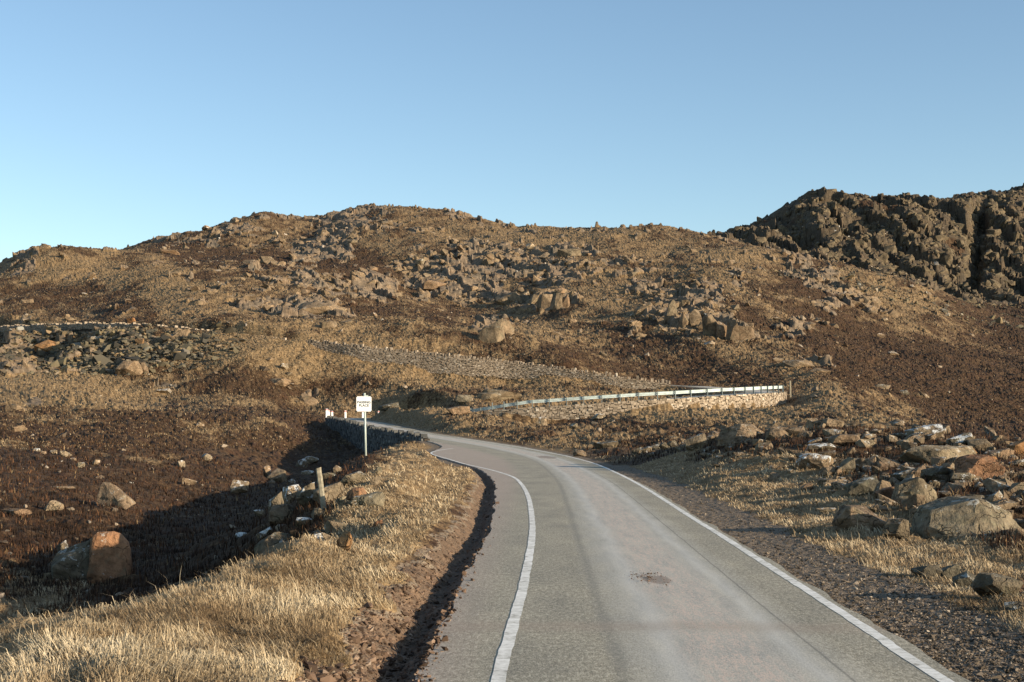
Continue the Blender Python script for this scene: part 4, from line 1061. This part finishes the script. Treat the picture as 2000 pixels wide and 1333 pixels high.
# scree and loose stones too many to count: one mesh from eight hulls
def hulls(n, seed, pts=10, e=4.0):
    out = []
    for k in range(n):
        bm = bmesh.new(); r = random.Random(seed + k)
        for _ in range(pts):
            v = Vector((r.gauss(0, 1), r.gauss(0, 1), r.gauss(0, 1))).normalized()
            q = (abs(v.x) ** e + abs(v.y) ** e + abs(v.z) ** e) ** (1 / e); bm.verts.new(v / q * .5 * r.uniform(.75, 1))
        bmesh.ops.convex_hull(bm, input=bm.verts)
        for v in [v for v in bm.verts if not v.link_faces]: bm.verts.remove(v)
        bmesh.ops.triangulate(bm, faces=bm.faces)
        bm.verts.index_update()
        out.append((np.array([v.co[:] for v in bm.verts]), np.array([[v.index for v in f.verts] for f in bm.faces]))); bm.free()
    return out
HULLS = hulls(8, 300)
BLK = hulls(10, 400, 18, 7.0)
def stones_mesh(name, x, y, z, s, mat, seed, flatten=(.45, .85), label=None, sink=.1, kind='stuff', parent=None, var=None, HU=None, yaw=None):
    HU = HU or HULLS
    r = np.random.default_rng(seed)
    Vs, Fs, At, off = [], [], [], 0
    pick = r.integers(0, len(HU), len(x))
    for k, (hv, hf) in enumerate(HU):
        m = np.where(pick == k)[0]
        if not len(m): continue
        n = len(m)
        a = r.uniform(0, 2 * pi, n) if yaw is None else r.normal(yaw, .35, n); ca, sa = np.cos(a)[:, None], np.sin(a)[:, None]
        sx, sy, sz = s[m] * r.uniform(.8, 1.25, n), s[m] * r.uniform(.6, 1, n), s[m] * r.uniform(*flatten, n)
        tl = r.uniform(-.5, .5, n)[:, None]
        X = hv[None, :, 0] * sx[:, None]; Y = hv[None, :, 1] * sy[:, None]; Z = hv[None, :, 2] * sz[:, None] + tl * X
        V = np.stack([X * ca - Y * sa + x[m][:, None], X * sa + Y * ca + y[m][:, None], Z + (z[m] + s[m] * sink)[:, None]], -1)
        Fk = hf[None] + (np.arange(n) * len(hv))[:, None, None] + off
        Vs.append(V.reshape(-1, 3)); Fs.append(Fk.reshape(-1, 3)); off += n * len(hv)
        vv = r.uniform(0, 1, n) if var is None else var[m]
        At.append(np.repeat(vv, len(hv)))
    o = np_mesh(name, np.concatenate(Vs), np.concatenate(Fs), mat, attrs={'var': ('FLOAT', np.concatenate(At))}, parent=parent)
    if parent is None or kind: tag(o, label, kind=kind)
    return o
M_ST = mat_var('loose_stone', [(0, (.09, .068, .048)), (.3, (.16, .125, .086)), (.55, (.21, .165, .115)), (.8, (.27, .215, .155)), (.96, (.33, .28, .22)), (1, (.45, .43, .38))])
M_SCR = mat_var('scree_stone', [(0, (.04, .037, .030)), (.3, (.080, .071, .052)), (.55, (.12, .104, .070)), (.8, (.165, .135, .078)), (.94, (.22, .15, .08)), (1, (.26, .25, .21))])  # stone tones darkened to stand in for shade on the scree
M_GRIT = mat_var('roadside_grit', [(0, (.035, .023, .016)), (.4, (.085, .055, .036)), (.7, (.14, .092, .062)), (.9, (.21, .14, .095)), (1, (.30, .235, .175))])
M_GRIT2 = mat_var('shoulder_grit', [(0, (.035, .029, .022)), (.4, (.085, .068, .049)), (.7, (.145, .115, .082)), (.9, (.22, .175, .128)), (1, (.33, .285, .225))])
M_HRB = mat_rock('rubble_stone', (1.0, .95, .88), .45)
def T_scr(px, py, d, rk, gr, so, u):
    e = ((px - 150) / 260) ** 2 + ((py - 682) / 44) ** 2
    return (d > 150) & (u < np.exp(-e * e)) & (py > 636)
x, y, z, *_ = scatter(9000, 0, 480, 636, 760, T_scr, 21)
s = np.random.default_rng(3).lognormal(-.25, .45, len(x)) * .85
stones_mesh('scree', x, y, z, s, M_SCR, 5, label='tumbled scree of broken stones below the upper wall')
def T_blk(px, py, d, rk, gr, so, u): return (rk > .35) & (d > 150) & (d < 545) & (so < .1)
x, y, z, *_ = scatter(26000, -60, 2060, 395, 760, T_blk, 41)
k = vnoise(x / 20, y / 30, 302) + .5 * vnoise(x / 8, y / 11, 303) > -.12
x, y, z = x[k][:3900], y[k][:3900], z[k][:3900]
r_ = np.random.default_rng(42)
grp = vnoise(x / 14, y / 20, 301)
s = np.clip(r_.lognormal(.42, .5, len(x)) * (1 + .5 * grp), .5, 5.2) * (.45 + y / 720)
M_BLK = mat_rock('outcrop_rock', (.98, .90, .80), .15, True)
stones_mesh('outcrop_blocks', x, y, z, s, M_BLK, 43, (.45, .95), 'jointed blocks of tan rock breaking out of the hillside', -.20, HU=BLK, yaw=.25)
def T_crg(px, py, d, rk, gr, so, u): return (rk > .3) & (d > 545)
x, y, z, *_ = scatter(9000, 1370, 2060, 365, 640, T_crg, 44)
x, y, z = x[:2400], y[:2400], z[:2400]
s = np.clip(r_.lognormal(.95, .45, len(x)), 1.0, 6)
M_CRG = mat_rock('cliff_rock', (.56, .56, .52), .02, True)
stones_mesh('cliff_blocks', x, y, z, s, M_CRG, 45, (.6, 1.3), 'dark jointed blocks of the cliff on the skyline', -.30, HU=BLK, yaw=.5)
x, y, z, *_ = scatter(3000, 1500, 2060, 520, 700, lambda px, py, d, rk, gr, so, u: (u < np.exp(-((py - 520 - (px - 1560) * .28) / 34) ** 2)) & (d > 380), 46)
s = np.clip(r_.lognormal(-.1, .5, len(x)), .4, 3.5)
stones_mesh('cliff_scree', x, y, z, s, M_SCR, 47, (.5, .9), 'dark scree lying under the cliff', .05)
def T_loose(px, py, d, rk, gr, so, u): return (d > 60) & (so < .15) & (u < .035 + .55 * rk) & ~((px > 1560) & (d < 120))
x, y, z, *_ = scatter(14000, -60, 2060, 400, 870, T_loose, 22)
s = np.random.default_rng(4).lognormal(-.9, .5, len(x)) * (.55 + y / 420)
stones_mesh('loose_stones', x, y, z, s, M_ST, 6, label='loose stones strewn over the hillside')
def T_heap(px, py, d, rk, gr, so, u): return (u < .72) & (d > 20) & (d < 85) & (so < .1) & (u < .75 - .55 * np.clip(gr, 0, 1)) & (py < 890 + (px - 1300) * .28)
x, y, z, *_ = scatter(2400, 1230, 2080, 826, 1100, T_heap, 23)
s = np.minimum(np.random.default_rng(5).lognormal(-1.45, .55, len(x)), .6)
stones_mesh('heap_rubble', x, y, z, s, M_HRB, 7, label='rubble between the boulders of the stone heap', HU=BLK)
x, y, z, *_ = scatter(260, -60, 640, 830, 1190, lambda px, py, d, rk, gr, so, u: (d > 20), 24)
s = np.random.default_rng(6).lognormal(-1.9, .5, len(x))
stones_mesh('heather_stones', x, y, z, s, M_ST, 8, label='small stones showing through the heather of the hollow')
# crumbled bank and ditch beside the near road, gravel shoulder on the other side
x, y, z, rk, gr, so, px, py = scatter(42000, 300, 1020, 900, 1420, lambda px, py, d, rk, gr, so, u: (so > .35) & (u < .5) & (px < 1010), 25)
lat, rz_, wl_, wr_, _m = corridor(x, y)
k = (-lat - wl_ > -.16 * RNG.random(len(x)) ** 2)
z = np.where(-lat - wl_ < .04, rz_ + .004, z)
x, y, z = x[k], y[k], z[k]
s = np.random.default_rng(7).lognormal(-3.7, .62, len(x)); s = np.clip(s, .010, .16)
stones_mesh('crumbled_bank', x, y, z, s, M_GRIT, 9, label='crumbling soil and stones along the ditch')
x, y, z, rk, gr, so, px, py = scatter(60000, 1150, 2120, 900, 1420, lambda px, py, d, rk, gr, so, u: (so > .2), 26)
lat, rz_, wl_, wr_, _m = corridor(x, y)
k = (lat - wr_ > .02)
x, y, z = x[k], y[k], z[k]
s = np.clip(np.random.default_rng(8).lognormal(-3.75, .42, len(x)), .012, .09)
stones_mesh('shoulder_gravel', x, y, z, s, M_GRIT2, 10, label='dark gravel shoulder beside the white edge line')
r_ = np.random.default_rng(9)
n = 170; x = 1.62 + r_.normal(0, .10, n); y = 17.2 + r_.normal(0, .36, n)
stones_mesh('loose_grit', x, y, np.full(n, .022), np.clip(r_.lognormal(-4.3, .4, n), .006, .03), M_GRIT, 11, label='patch of loose brown grit in the worn hollow of the road')

# ---------------------------------------------------------------- grass and heather
def blades(name, x, y, z, L, wd, lean, ang, var, mat, label, up=1.0):
    """bent blades: two quads' worth of taper, five corners each"""
    n = len(x)
    dx, dy = np.cos(ang), np.sin(ang)
    # width runs square to the line of growth
    wx, wy = -dy, dx
    t = RNG.uniform(-1, 1, n); wx, wy = wx + t * dx, wy + t * dy
    q = np.hypot(wx, wy); wx, wy = wx / q * wd / 2, wy / q * wd / 2
    ch, sh = np.sin(lean * .55), np.cos(lean * .55)
    mx, my, mz = x + dx * ch * L * .5, y + dy * ch * L * .5, z + sh * L * .5
    c2, s2 = np.sin(lean * 1.35), np.cos(lean * 1.35)
    tx, ty, tz = mx + dx * c2 * L * .55, my + dy * c2 * L * .55, np.maximum(mz + s2 * L * .55, z + .012)
    b = z - .03
    V = np.stack([np.stack([x - wx, y - wy, b], -1), np.stack([x + wx, y + wy, b], -1), np.stack([mx + wx * .8, my + wy * .8, mz], -1), np.stack([mx - wx * .8, my - wy * .8, mz], -1),
                  np.stack([tx, ty, tz], -1)], 1).reshape(-1, 3)
    o5 = np.arange(n)[:, None] * 5
    q4 = o5 + np.array([[0, 1, 2, 3]]); t3 = o5 + np.array([[3, 2, 4]])
    o = np_mesh(name, V, [q4, t3], mat, attrs={'var': ('FLOAT', np.repeat(np.clip(var, 0, 1), 5))})
    return tag(o, label, kind='stuff')
M_GR = mat_var('dry_grass', [(0, (.07, .046, .025)), (.25, (.16, .112, .062)), (.5, (.285, .212, .125)), (.75, (.42, .33, .205)), (1, (.57, .475, .32))])
M_HE = mat_var('heather_twigs', [(0, (.010, .007, .005)), (.4, (.030, .017, .010)), (.7, (.075, .038, .021)), (.9, (.14, .072, .035)), (1, (.26, .18, .09))])
M_HF = mat_var('hill_heather_twigs', [(0, (.022, .014, .008)), (.4, (.062, .037, .020)), (.7, (.11, .066, .034)), (.9, (.17, .105, .052)), (1, (.27, .185, .09))])
def lay(x, y, spread=.7):
    return 2.6 + 2.4 * vnoise(x / 1.6, y / 1.6, 201) + RNG.normal(0, spread, len(x))
# near grass, on both verges
x, y, z, rk, gr, so, px, py = scatter(330000, -110, 2110, 870, 1440, lambda px, py, d, rk, gr, so, u: (d < 75) & (so < .22 + .3 * u) & (gr > .42 + .25 * (u - .5)), 31)
lat, rz_, wl_, wr_, _m = corridor(x, y)
k = (lat > wr_ + .75) | (lat < -wl_ - .42)
x, y, z, gr = x[k], y[k], z[k], gr[k]
tus = vnoise(x / .42, y / .42, 202)
L = (.08 + .12 * RNG.random(len(x)) ** 1.5) * (1 + .7 * tus)
stk = RNG.random(len(x)) < .035
L = np.where(stk, L * 1.3, L)
blades('dry_grass', x, y, z, L, np.maximum(.0042, y * .00038) * RNG.uniform(.8, 1.4, len(x)), np.where(stk, .6, 1.42) + .36 * RNG.random(len(x)) + .35 * vnoise(x / .8, y / .8, 203), lay(x, y),
       .53 + .34 * tus + .15 * RNG.normal(0, 1, len(x)) + .34 * vnoise(x / 1.7, y / 1.7, 204), M_GR, 'long dry wind-bent grass of the road verges')
# near heather
x, y, z, rk, gr, so, px, py = scatter(150000, -110, 2110, 826, 1440, lambda px, py, d, rk, gr, so, u: (d < 95) & (so < .12) & (gr < .5 + .25 * (u - .5)) & (np.abs(px - 1050) > 20), 32)
lat, rz_, wl_, wr_, _m = corridor(x, y)
k = (lat > wr_ + .9) | (lat < -wl_ - np.where(y < 60, 2.6, .8))
x, y, z, gr = x[k], y[k], z[k], gr[k]
tus = vnoise(x / .5, y / .5, 205)
L = (.10 + .12 * RNG.random(len(x))) * (1 + .6 * tus)
blades('heather', x, y, z, L, np.maximum(.006, y * .0005) * RNG.uniform(.8, 1.6, len(x)), .25 + .5 * RNG.random(len(x)), RNG.uniform(0, 6.28, len(x)),
       .42 + .25 * tus + .2 * RNG.normal(0, 1, len(x)) + .28 * vnoise(x / 4, y / 5, 208), M_HE, 'dark brown heather of the hollow and the stone heap')
# tussocks on the hillside
x, y, z, rk, gr, so, px, py = scatter(330000, -60, 2060, 400, 880, lambda px, py, d, rk, gr, so, u: (d > 60) & (d < 560) & (so < .12) & (rk < .3) & (gr > .30 + .85 * (u - .5)), 33)
tus = vnoise(x / 1.6, y / 1.6, 206)
L = (.15 + .18 * RNG.random(len(x))) * (1 + .5 * tus) * (.34 + y / 430)
blades('moor_grass', x, y, z, L, L * RNG.uniform(.22, .45, len(x)), .4 + .8 * RNG.random(len(x)), lay(x, y, 1.2), .34 + .14 * tus + .08 * RNG.normal(0, 1, len(x)), M_GR, 'tussocks of dry moor grass on the hillside')
x, y, z, rk, gr, so, px, py = scatter(170000, -60, 2060, 400, 880, lambda px, py, d, rk, gr, so, u: (d > 75) & (d < 600) & (so < .12) & (rk < .3) & (gr < .40 + .5 * (u - .5)), 34)
tus = vnoise(x / 1.9, y / 1.9, 207)
L = (.14 + .15 * RNG.random(len(x))) * (1 + .5 * tus) * (.34 + y / 430)
blades('hill_heather', x, y, z, L, L * RNG.uniform(.3, .6, len(x)), .2 + .5 * RNG.random(len(x)), RNG.uniform(0, 6.28, len(x)), .42 + .16 * tus + .09 * RNG.normal(0, 1, len(x)), M_HF, 'heather patches on the hillside')

# ---------------------------------------------------------------- dry-stone walls
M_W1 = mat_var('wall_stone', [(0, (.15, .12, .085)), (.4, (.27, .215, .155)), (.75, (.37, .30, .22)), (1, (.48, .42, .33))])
M_W2 = mat_var('dark_wall_stone', [(0, (.045, .048, .048)), (.4, (.09, .09, .085)), (.75, (.14, .135, .12)), (1, (.24, .235, .21))])  # darker, bluer stone tones for the roadside wall
M_CORE = mat_plain('wall_core', (.055, .045, .035), .95)
def boxes(name, c, t, n, sx, sy, sz, mat, var, parent, seed):
    """rough stone blocks: centre c, along-wall direction t, outward direction n, half sizes"""
    r = np.random.default_rng(seed); m = len(c)
    cor = np.array([[a, b, g] for a in (-1, 1) for b in (-1, 1) for g in (-1, 1)], float)
    J = 1 + r.uniform(-.22, .10, (m, 8, 3))
    k = cor[None] * J
    V = c[:, None] + k[..., :1] * sx[:, None, None] * t[:, None] + k[..., 1:2] * sy[:, None, None] * n[:, None] + k[..., 2:3] * sz[:, None, None] * np.array([0, 0, 1.0])
    f = np.array([[0, 1, 3, 2], [4, 6, 7, 5], [0, 4, 5, 1], [2, 3, 7, 6], [0, 2, 6, 4], [1, 5, 7, 3]])
    return np_mesh(name, V.reshape(-1, 3), (f[None] + (np.arange(m) * 8)[:, None, None]).reshape(-1, 4), mat, attrs={'var': ('FLOAT', np.repeat(var, 8))}, parent=parent)
def stone_wall(name, top, side, hgt, mat, label, cat, seed, cope=None, sw=(.22, .5), course=.2, thick=.5, capz=0):
    """top: points (x, y, z) of the outer top edge; side +1: the face looks to the right of travel; hgt(i) height of face"""
    p = catmull([tuple(a) + (h,) for a, h in zip(top, hgt)], .25)
    t = np.gradient(p[:, :2], axis=0); t /= np.hypot(t[:, 0], t[:, 1])[:, None]
    nr = np.stack([t[:, 1], -t[:, 0]], 1) * side
    S = np.concatenate([[0], np.cumsum(np.hypot(*np.diff(p[:, :2], axis=0).T))])
    mid = p[len(p) // 2]
    root = empty(name, (mid[0], mid[1], mid[2] - mid[3]))
    root['label'] = label; root['category'] = cat
    off = np.array([mid[0], mid[1], mid[2] - mid[3]])
    r = np.random.default_rng(seed)
    cc, tt, nn, sx, sz = [], [], [], [], []
    def at(s): return [np.interp(s, S, p[:, k]) for k in range(4)] + [np.interp(s, S, t[:, 0]), np.interp(s, S, t[:, 1]), np.interp(s, S, nr[:, 0]), np.interp(s, S, nr[:, 1])]
    kmax = int(max(hgt) / course) + 1
    for c in range(kmax):
        s = r.uniform(0, .3)
        while s < S[-1]:
            wd = r.uniform(*sw)
            a = at(s + wd / 2)
            if (c + .5) * course < a[3]:
                ch = course * r.uniform(.7, 1.45)
                cc.append((a[0] + a[6] * r.uniform(-.03, .03), a[1] + a[7] * r.uniform(-.03, .03), a[2] - (c + .5) * course + r.uniform(-.06, .06)))
                tt.append((a[4], a[5], 0)); nn.append((a[6], a[7], 0)); sx.append(wd / 2 * .97); sz.append(ch / 2)
            s += wd
    cc, tt, nn, sx, sz = map(np.array, (cc, tt, nn, sx, sz))
    boxes('wall_face', cc - off, tt, nn, sx, r.uniform(.10, .17, len(sx)), sz, mat, np.clip(r.normal(.5, .24, len(sx)), 0, 1), root, seed + 1)
    if cope:
        s = 0; cc, tt, nn, sx, sz = [], [], [], [], []
        while s < S[-1]:
            wd = r.uniform(*cope[0]); a = at(s + wd / 2); h = r.uniform(*cope[1])
            cc.append((a[0] - a[6] * thick * .35, a[1] - a[7] * thick * .35, a[2] + h / 2 + capz)); tt.append((a[4], a[5], r.uniform(-.15, .15))); nn.append((a[6], a[7], 0)); sx.append(wd / 2 * .8); sz.append(h / 2)
            s += wd * cope[2]
        cc, tt, nn, sx, sz = map(np.array, (cc, tt, nn, sx, sz))
        boxes('coping', cc - off, tt, nn, sx, np.full(len(sx), thick / 2), sz, mat, np.clip(r.normal(.42, .2, len(sx)), 0, 1), root, seed + 2)
    # the packed inside of the wall
    ins = p[:, :2] - nr * thick; fr_ = p[:, :2] - nr * .07
    V = np.concatenate([np.c_[fr_, p[:, 2] - p[:, 3] - .3], np.c_[fr_, p[:, 2] - .03], np.c_[ins, p[:, 2] - .03], np.c_[ins, p[:, 2] - p[:, 3] - .3]]) - off
    k = len(p); i = np.arange(k - 1)
    q = [np.stack([i + a * k, i + 1 + a * k, i + 1 + b * k, i + b * k], -1) for a, b in ((0, 1), (1, 2), (2, 3))]
    e = np.array([[0, k, 2 * k, 3 * k], [k - 1, 2 * k - 1, 3 * k - 1, 4 * k - 1]])
    np_mesh('wall_core', V, np.concatenate(q + [e]), M_CORE, parent=root)
    return root
def cope_top(zoff): return [(x, y, z + zoff) for x, y, z in UW]
WH = [.75, 1.2, 1.6, 1.9, 2.1, 2.2, 1.6, 1.2, .9, .6, .4, .3, .3, .3, .4, .9, 1.7, 2.2, 2.2]
stone_wall('retaining_wall', cope_top(-.42), -1, [h + .3 for h in WH], M_W1, 'long dry-stone wall with upright coping teeth rising across the slope to the upper road', 'wall', 51,
           cope=((.24, .50), (.18, .62), 1.3), thick=.55, sw=(.14, .42), course=.15)
def off_line(lat, dz, i0, i1, k):
    ii = np.linspace(i0, i1, k).astype(int)
    return [(RD[i, 0] + RN[i, 0] * lat, RD[i, 1] + RN[i, 1] * lat, RD[i, 2] + dz) for i in ii]
def idx_at(lat, px):
    X = RD[:, 0] + RN[:, 0] * lat; Y = RD[:, 1] + RN[:, 1] * lat
    return 1000 + F * X / np.maximum(Y, 1), X, Y
q, X_, Y_ = idx_at(2.62, 0)
seg = np.where((RD[:, 1] > 136) & (RD[:, 0] > -5) & (q > 935) & (q < 1556) & (RD[:, 1] < 172) & (RD[:, 0] < 31))[0]
stone_wall('barrier_wall', off_line(2.50, .0, seg[0], seg[-1], 16), 1, [1.2, 1.6, 2.0, 2.2, 2.2, 2.0, 1.7, 1.5, 1.4, 1.4, 1.6, 1.8, 1.9, 2.0, 2.0, 1.8], M_W1,
           'pale rough stone retaining wall under the crash barrier', 'wall', 61, sw=(.16, .5), course=.17)
q2, X_, Y_ = idx_at(-2.2, 0)
s1 = np.where((RD[:, 1] > 97.5) & (RD[:, 1] < 155) & (RD[:, 0] < -2) & (RS < 225))[0]
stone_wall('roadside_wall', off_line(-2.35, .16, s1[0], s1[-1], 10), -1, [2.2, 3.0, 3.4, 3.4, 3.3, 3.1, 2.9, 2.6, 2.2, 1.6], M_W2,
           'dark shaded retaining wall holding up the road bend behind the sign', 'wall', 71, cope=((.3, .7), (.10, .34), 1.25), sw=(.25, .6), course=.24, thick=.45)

# ---------------------------------------------------------------- crash barrier
M_ZN = mat_plain('galvanised_steel', (.50, .57, .55), .6, .0, .16, 2)
M_PST = mat_plain('barrier_post_steel', (.17, .20, .20), .6, .2, .2, 5)
def crash_barrier():
    lat = 2.28
    qq, X, Y = idx_at(lat, 0)
    ok = np.where((RD[:, 1] > 136) & (RD[:, 0] > -8) & (RD[:, 1] < 175) & (RD[:, 0] < 31) & (RS > 240))[0]
    P_ = np.c_[X, Y, RD[:, 2]]
    ok = ok[(qq[ok] > 914) & (qq[ok] < 1546)]
    last = ok[np.argmax(qq[ok])]; ok = ok[ok <= last]
    line = P_[ok][::4]
    root = empty('crash_barrier', tuple(line[len(line) // 2])); off = line[len(line) // 2]
    tag(root, 'long galvanised crash barrier curving along the top of the stone wall', 'crash barrier')
    t = np.gradient(line[:, :2], axis=0); t /= np.hypot(t[:, 0], t[:, 1])[:, None]; n = np.c_[t[:, 1], -t[:, 0]]
    prof = [(.0, .155), (.0, .125), (.075, .095), (.075, .05), (0, .012), (0, -.012), (.075, -.05), (.075, -.095), (0, -.125), (0, -.155)]
    prof = prof + [(a - .012, b) for a, b in prof[::-1]]
    hz = np.full(len(line), .60); m = 14
    hz[:m] = np.linspace(.12, .60, m)
    V = []
    for a, b in prof: V.append(np.c_[line[:, :2] - n * (a + .09), line[:, 2] + hz + b] - off)
    k = len(line); V = np.concatenate(V); i = np.arange(k - 1); K = len(prof)
    qd = [np.stack([i + a * k, i + 1 + a * k, i + 1 + (a + 1) % K * k, i + (a + 1) % K * k], -1) for a in range(K)]
    np_mesh('beam', V, np.concatenate(qd), M_ZN, parent=root)
    pxs = [920, 939, 961, 984, 1010, 1040, 1072, 1106, 1141, 1176, 1212, 1248, 1283, 1318, 1350, 1381, 1410, 1434, 1455, 1472, 1487, 1499, 1510, 1520, 1529, 1537, 1543]
    for j, px in enumerate(pxs):
        cand = ok[np.argmin(np.abs(qq[ok] - px))]
        x, y, z = P_[cand]; tt = RT[cand]; top = .80 if j > 1 else .40
        bm = bmesh.new(); a = math.atan2(tt[1], tt[0])
        bm_box(bm, (0, 0, (top - .5) / 2), (.075, .13, top + .5), a, .008)
        po = bm_obj('post', bm, M_PST, root); po.location = Vector((x, y, z)) - Vector(off)
        if j == 21: po['label'] = 'post with a white marker plate'; 
    return root
crash_barrier()

# ---------------------------------------------------------------- the sign
M_POLE = mat_plain('pale_green_grey_pole', (.42, .47, .42), .5, .1, .12, 4)
M_WHITE = mat_plain('white_sign_face', (.84, .86, .84), .5, 0, .03, 3)
M_BACK = mat_plain('grey_sign_back', (.35, .37, .37), .5, .3)
M_BLACK = mat_plain('black_lettering', (.02, .02, .022), .6)
def sign():
    x, y = (713 - 1000) / F * 49, 49.0
    z = ground_z(x, y)[0]
    zt = CZ + (HOR - 770) / F * y
    root = empty('road_sign', (x, y, z), .06)
    tag(root, 'square white sign on a thin pale pole on the grassy verge', 'sign')
    bm = bmesh.new(); bm_cyl(bm, (.03, 0, -.4), (-.02, 0, zt - z), .038, 16); bm_obj('pole', bm, M_POLE, root, True)
    bm = bmesh.new(); bm_cyl(bm, (-.02, 0, zt - z), (-.02, 0, zt - z + .03), .043, 16, .036); bm_obj('pole_cap', bm, M_POLE, root)
    zc = CZ + (HOR - 789.5) / F * y - z
    bm = bmesh.new(); bm_box(bm, (-.035, -.058, zc), (.515, .012, .52), 0, 0)
    es = [e for e in bm.edges if abs(e.verts[0].co.y - e.verts[1].co.y) > .005]
    bmesh.ops.bevel(bm, geom=es, offset=.025, segments=4, affect='EDGES')
    pn = bm_obj('sign_panel', bm, M_WHITE, root)
    bm = bmesh.new()
    for dz in (-.15, .15): bm_box(bm, (-.02, -.006, zc + dz), (.11, .09, .03), 0, .003)
    bm_obj('bracket', bm, M_BACK, root)
    bm = bmesh.new(); bm_box(bm, (.03, -.01, zc + .285), (.16, .03, .035), .1, .004); bm_obj('clip', bm, M_POLE, root)
    for txt, dz in (('PASSING', .055), ('PLACE', -.055)):
        cu = bpy.data.curves.new('lettering', 'FONT'); cu.body = txt; cu.size = .115; cu.align_x = 'CENTER'; cu.align_y = 'CENTER'; cu.extrude = .0015; cu.space_character = 1.05; cu.offset = .0025
        tmp = link(bpy.data.objects.new('lettering', cu)); bpy.context.view_layer.update()
        me = bpy.data.meshes.new_from_object(tmp.evaluated_get(bpy.context.evaluated_depsgraph_get())); bpy.data.objects.remove(tmp)
        me.materials.clear(); me.materials.append(M_BLACK)
        o = link(bpy.data.objects.new('lettering', me), pn); o.location = (-.035, -.0665, zc + dz); o.rotation_euler = (radians(90), 0, 0)
sign()

# ---------------------------------------------------------------- posts
M_WOOD = mat_plain('weathered_wood', (.27, .24, .175), .9, 0, .3, 14)
def wood_post(px, py, h, w_, lx, label, d=None, cut=True):
    d = cast(px, py)[0] if d is None else d
    x, y = (px - 1000) / F * d, d
    z = ground_z(x, y)[0]; H_ = h * d / F; W_ = w_ * d / F; L_ = lx * d / F
    bm = bmesh.new(); n = 10; rings = []
    r = random.Random(int(px))
    ks = 14
    for k in range(ks):
        t = k / (ks - 1); zz = -.35 + (H_ + .35) * t
        ox = L_ * max(0, zz) / H_
        rings.append([bm.verts.new((ox + W_ / 2 * (1 + .07 * r.uniform(-1, 1)) * math.copysign(abs(math.cos(a)) ** .6, math.cos(a)),
                                     W_ / 2 * math.copysign(abs(math.sin(a)) ** .6, math.sin(a)) * (1 + .07 * r.uniform(-1, 1)), zz + (.02 * math.cos(a) if k == ks - 1 else 0))) for a in [2 * pi * i / n for i in range(n)]])
    for a, b in zip(rings, rings[1:]):
        for i in range(n): bm.faces.new((a[i], a[(i + 1) % n], b[(i + 1) % n], b[i]))
    bm.faces.new(rings[-1]); bm.faces.new(rings[0][::-1])
    o = bm_obj('wooden_post', bm, M_WOOD); o.location = (x, y, z)
    return tag(o, label, 'post')
wood_post(634, 1004, 92, 11, -12, 'leaning weathered wooden fence post in front of the rock heap')
wood_post(1544, 764, 34, 3.2, -1, 'thin upright wooden post at the upper end of the crash barrier', d=161)

M_MW = mat_plain('white_marker_plastic', (.80, .80, .76), .5); M_MR = mat_plain('red_reflector', (.45, .03, .03), .4)
def bollard():
    root = empty('marker_post', (0, 0, 0))
    bm = bmesh.new(); bm_box(bm, (0, 0, .42), (.26, .11, 1.16), 0, .025); bm_obj('post_body', bm, M_MW, root)
    bm = bmesh.new(); bm_box(bm, (0, 0, .90), (.268, .118, .12), 0, .01); bm_obj('reflector', bm, M_MR, root)
    return root
bl0 = bollard()
MK = [(638.5, 176, 'red-topped white marker post at the outer edge of the road bend, standing tallest', 1.15), (642.5, 179, 'white marker post close behind the tallest one in the road bend', 1),
      (648.5, 182.5, 'white marker post ending the close trio in the road bend', .9), (675, 185.5, 'white marker post standing alone between the trio and the sign', .95),
      (707.5, 187.5, 'white marker post just behind the sign pole', .9), (739, 187.5, 'white marker post by the dark rock where the road disappears', .9)]
for i, (px, d, lb, sc) in enumerate(MK):
    if i == 0: o = bl0
    else:
        o = bl0.copy(); C.objects.link(o)
        for ch in list(bl0.children): c = ch.copy(); C.objects.link(c); c.parent = o
    qm, Xm, Ym = idx_at(-2.45, 0)
    j = np.where((RD[:, 1] > 152) & (RD[:, 0] < -9) & (RS > 195) & (RS < 245))[0]
    j = j[np.argmin(np.abs(qm[j] - px))]
    o.location = (Xm[j], Ym[j], RD[j, 2] - .05); o.scale = (sc, sc, sc); o.rotation_euler = (0, 0, .3)
    tag(o, lb, 'marker post', 'marker posts round the road bend')
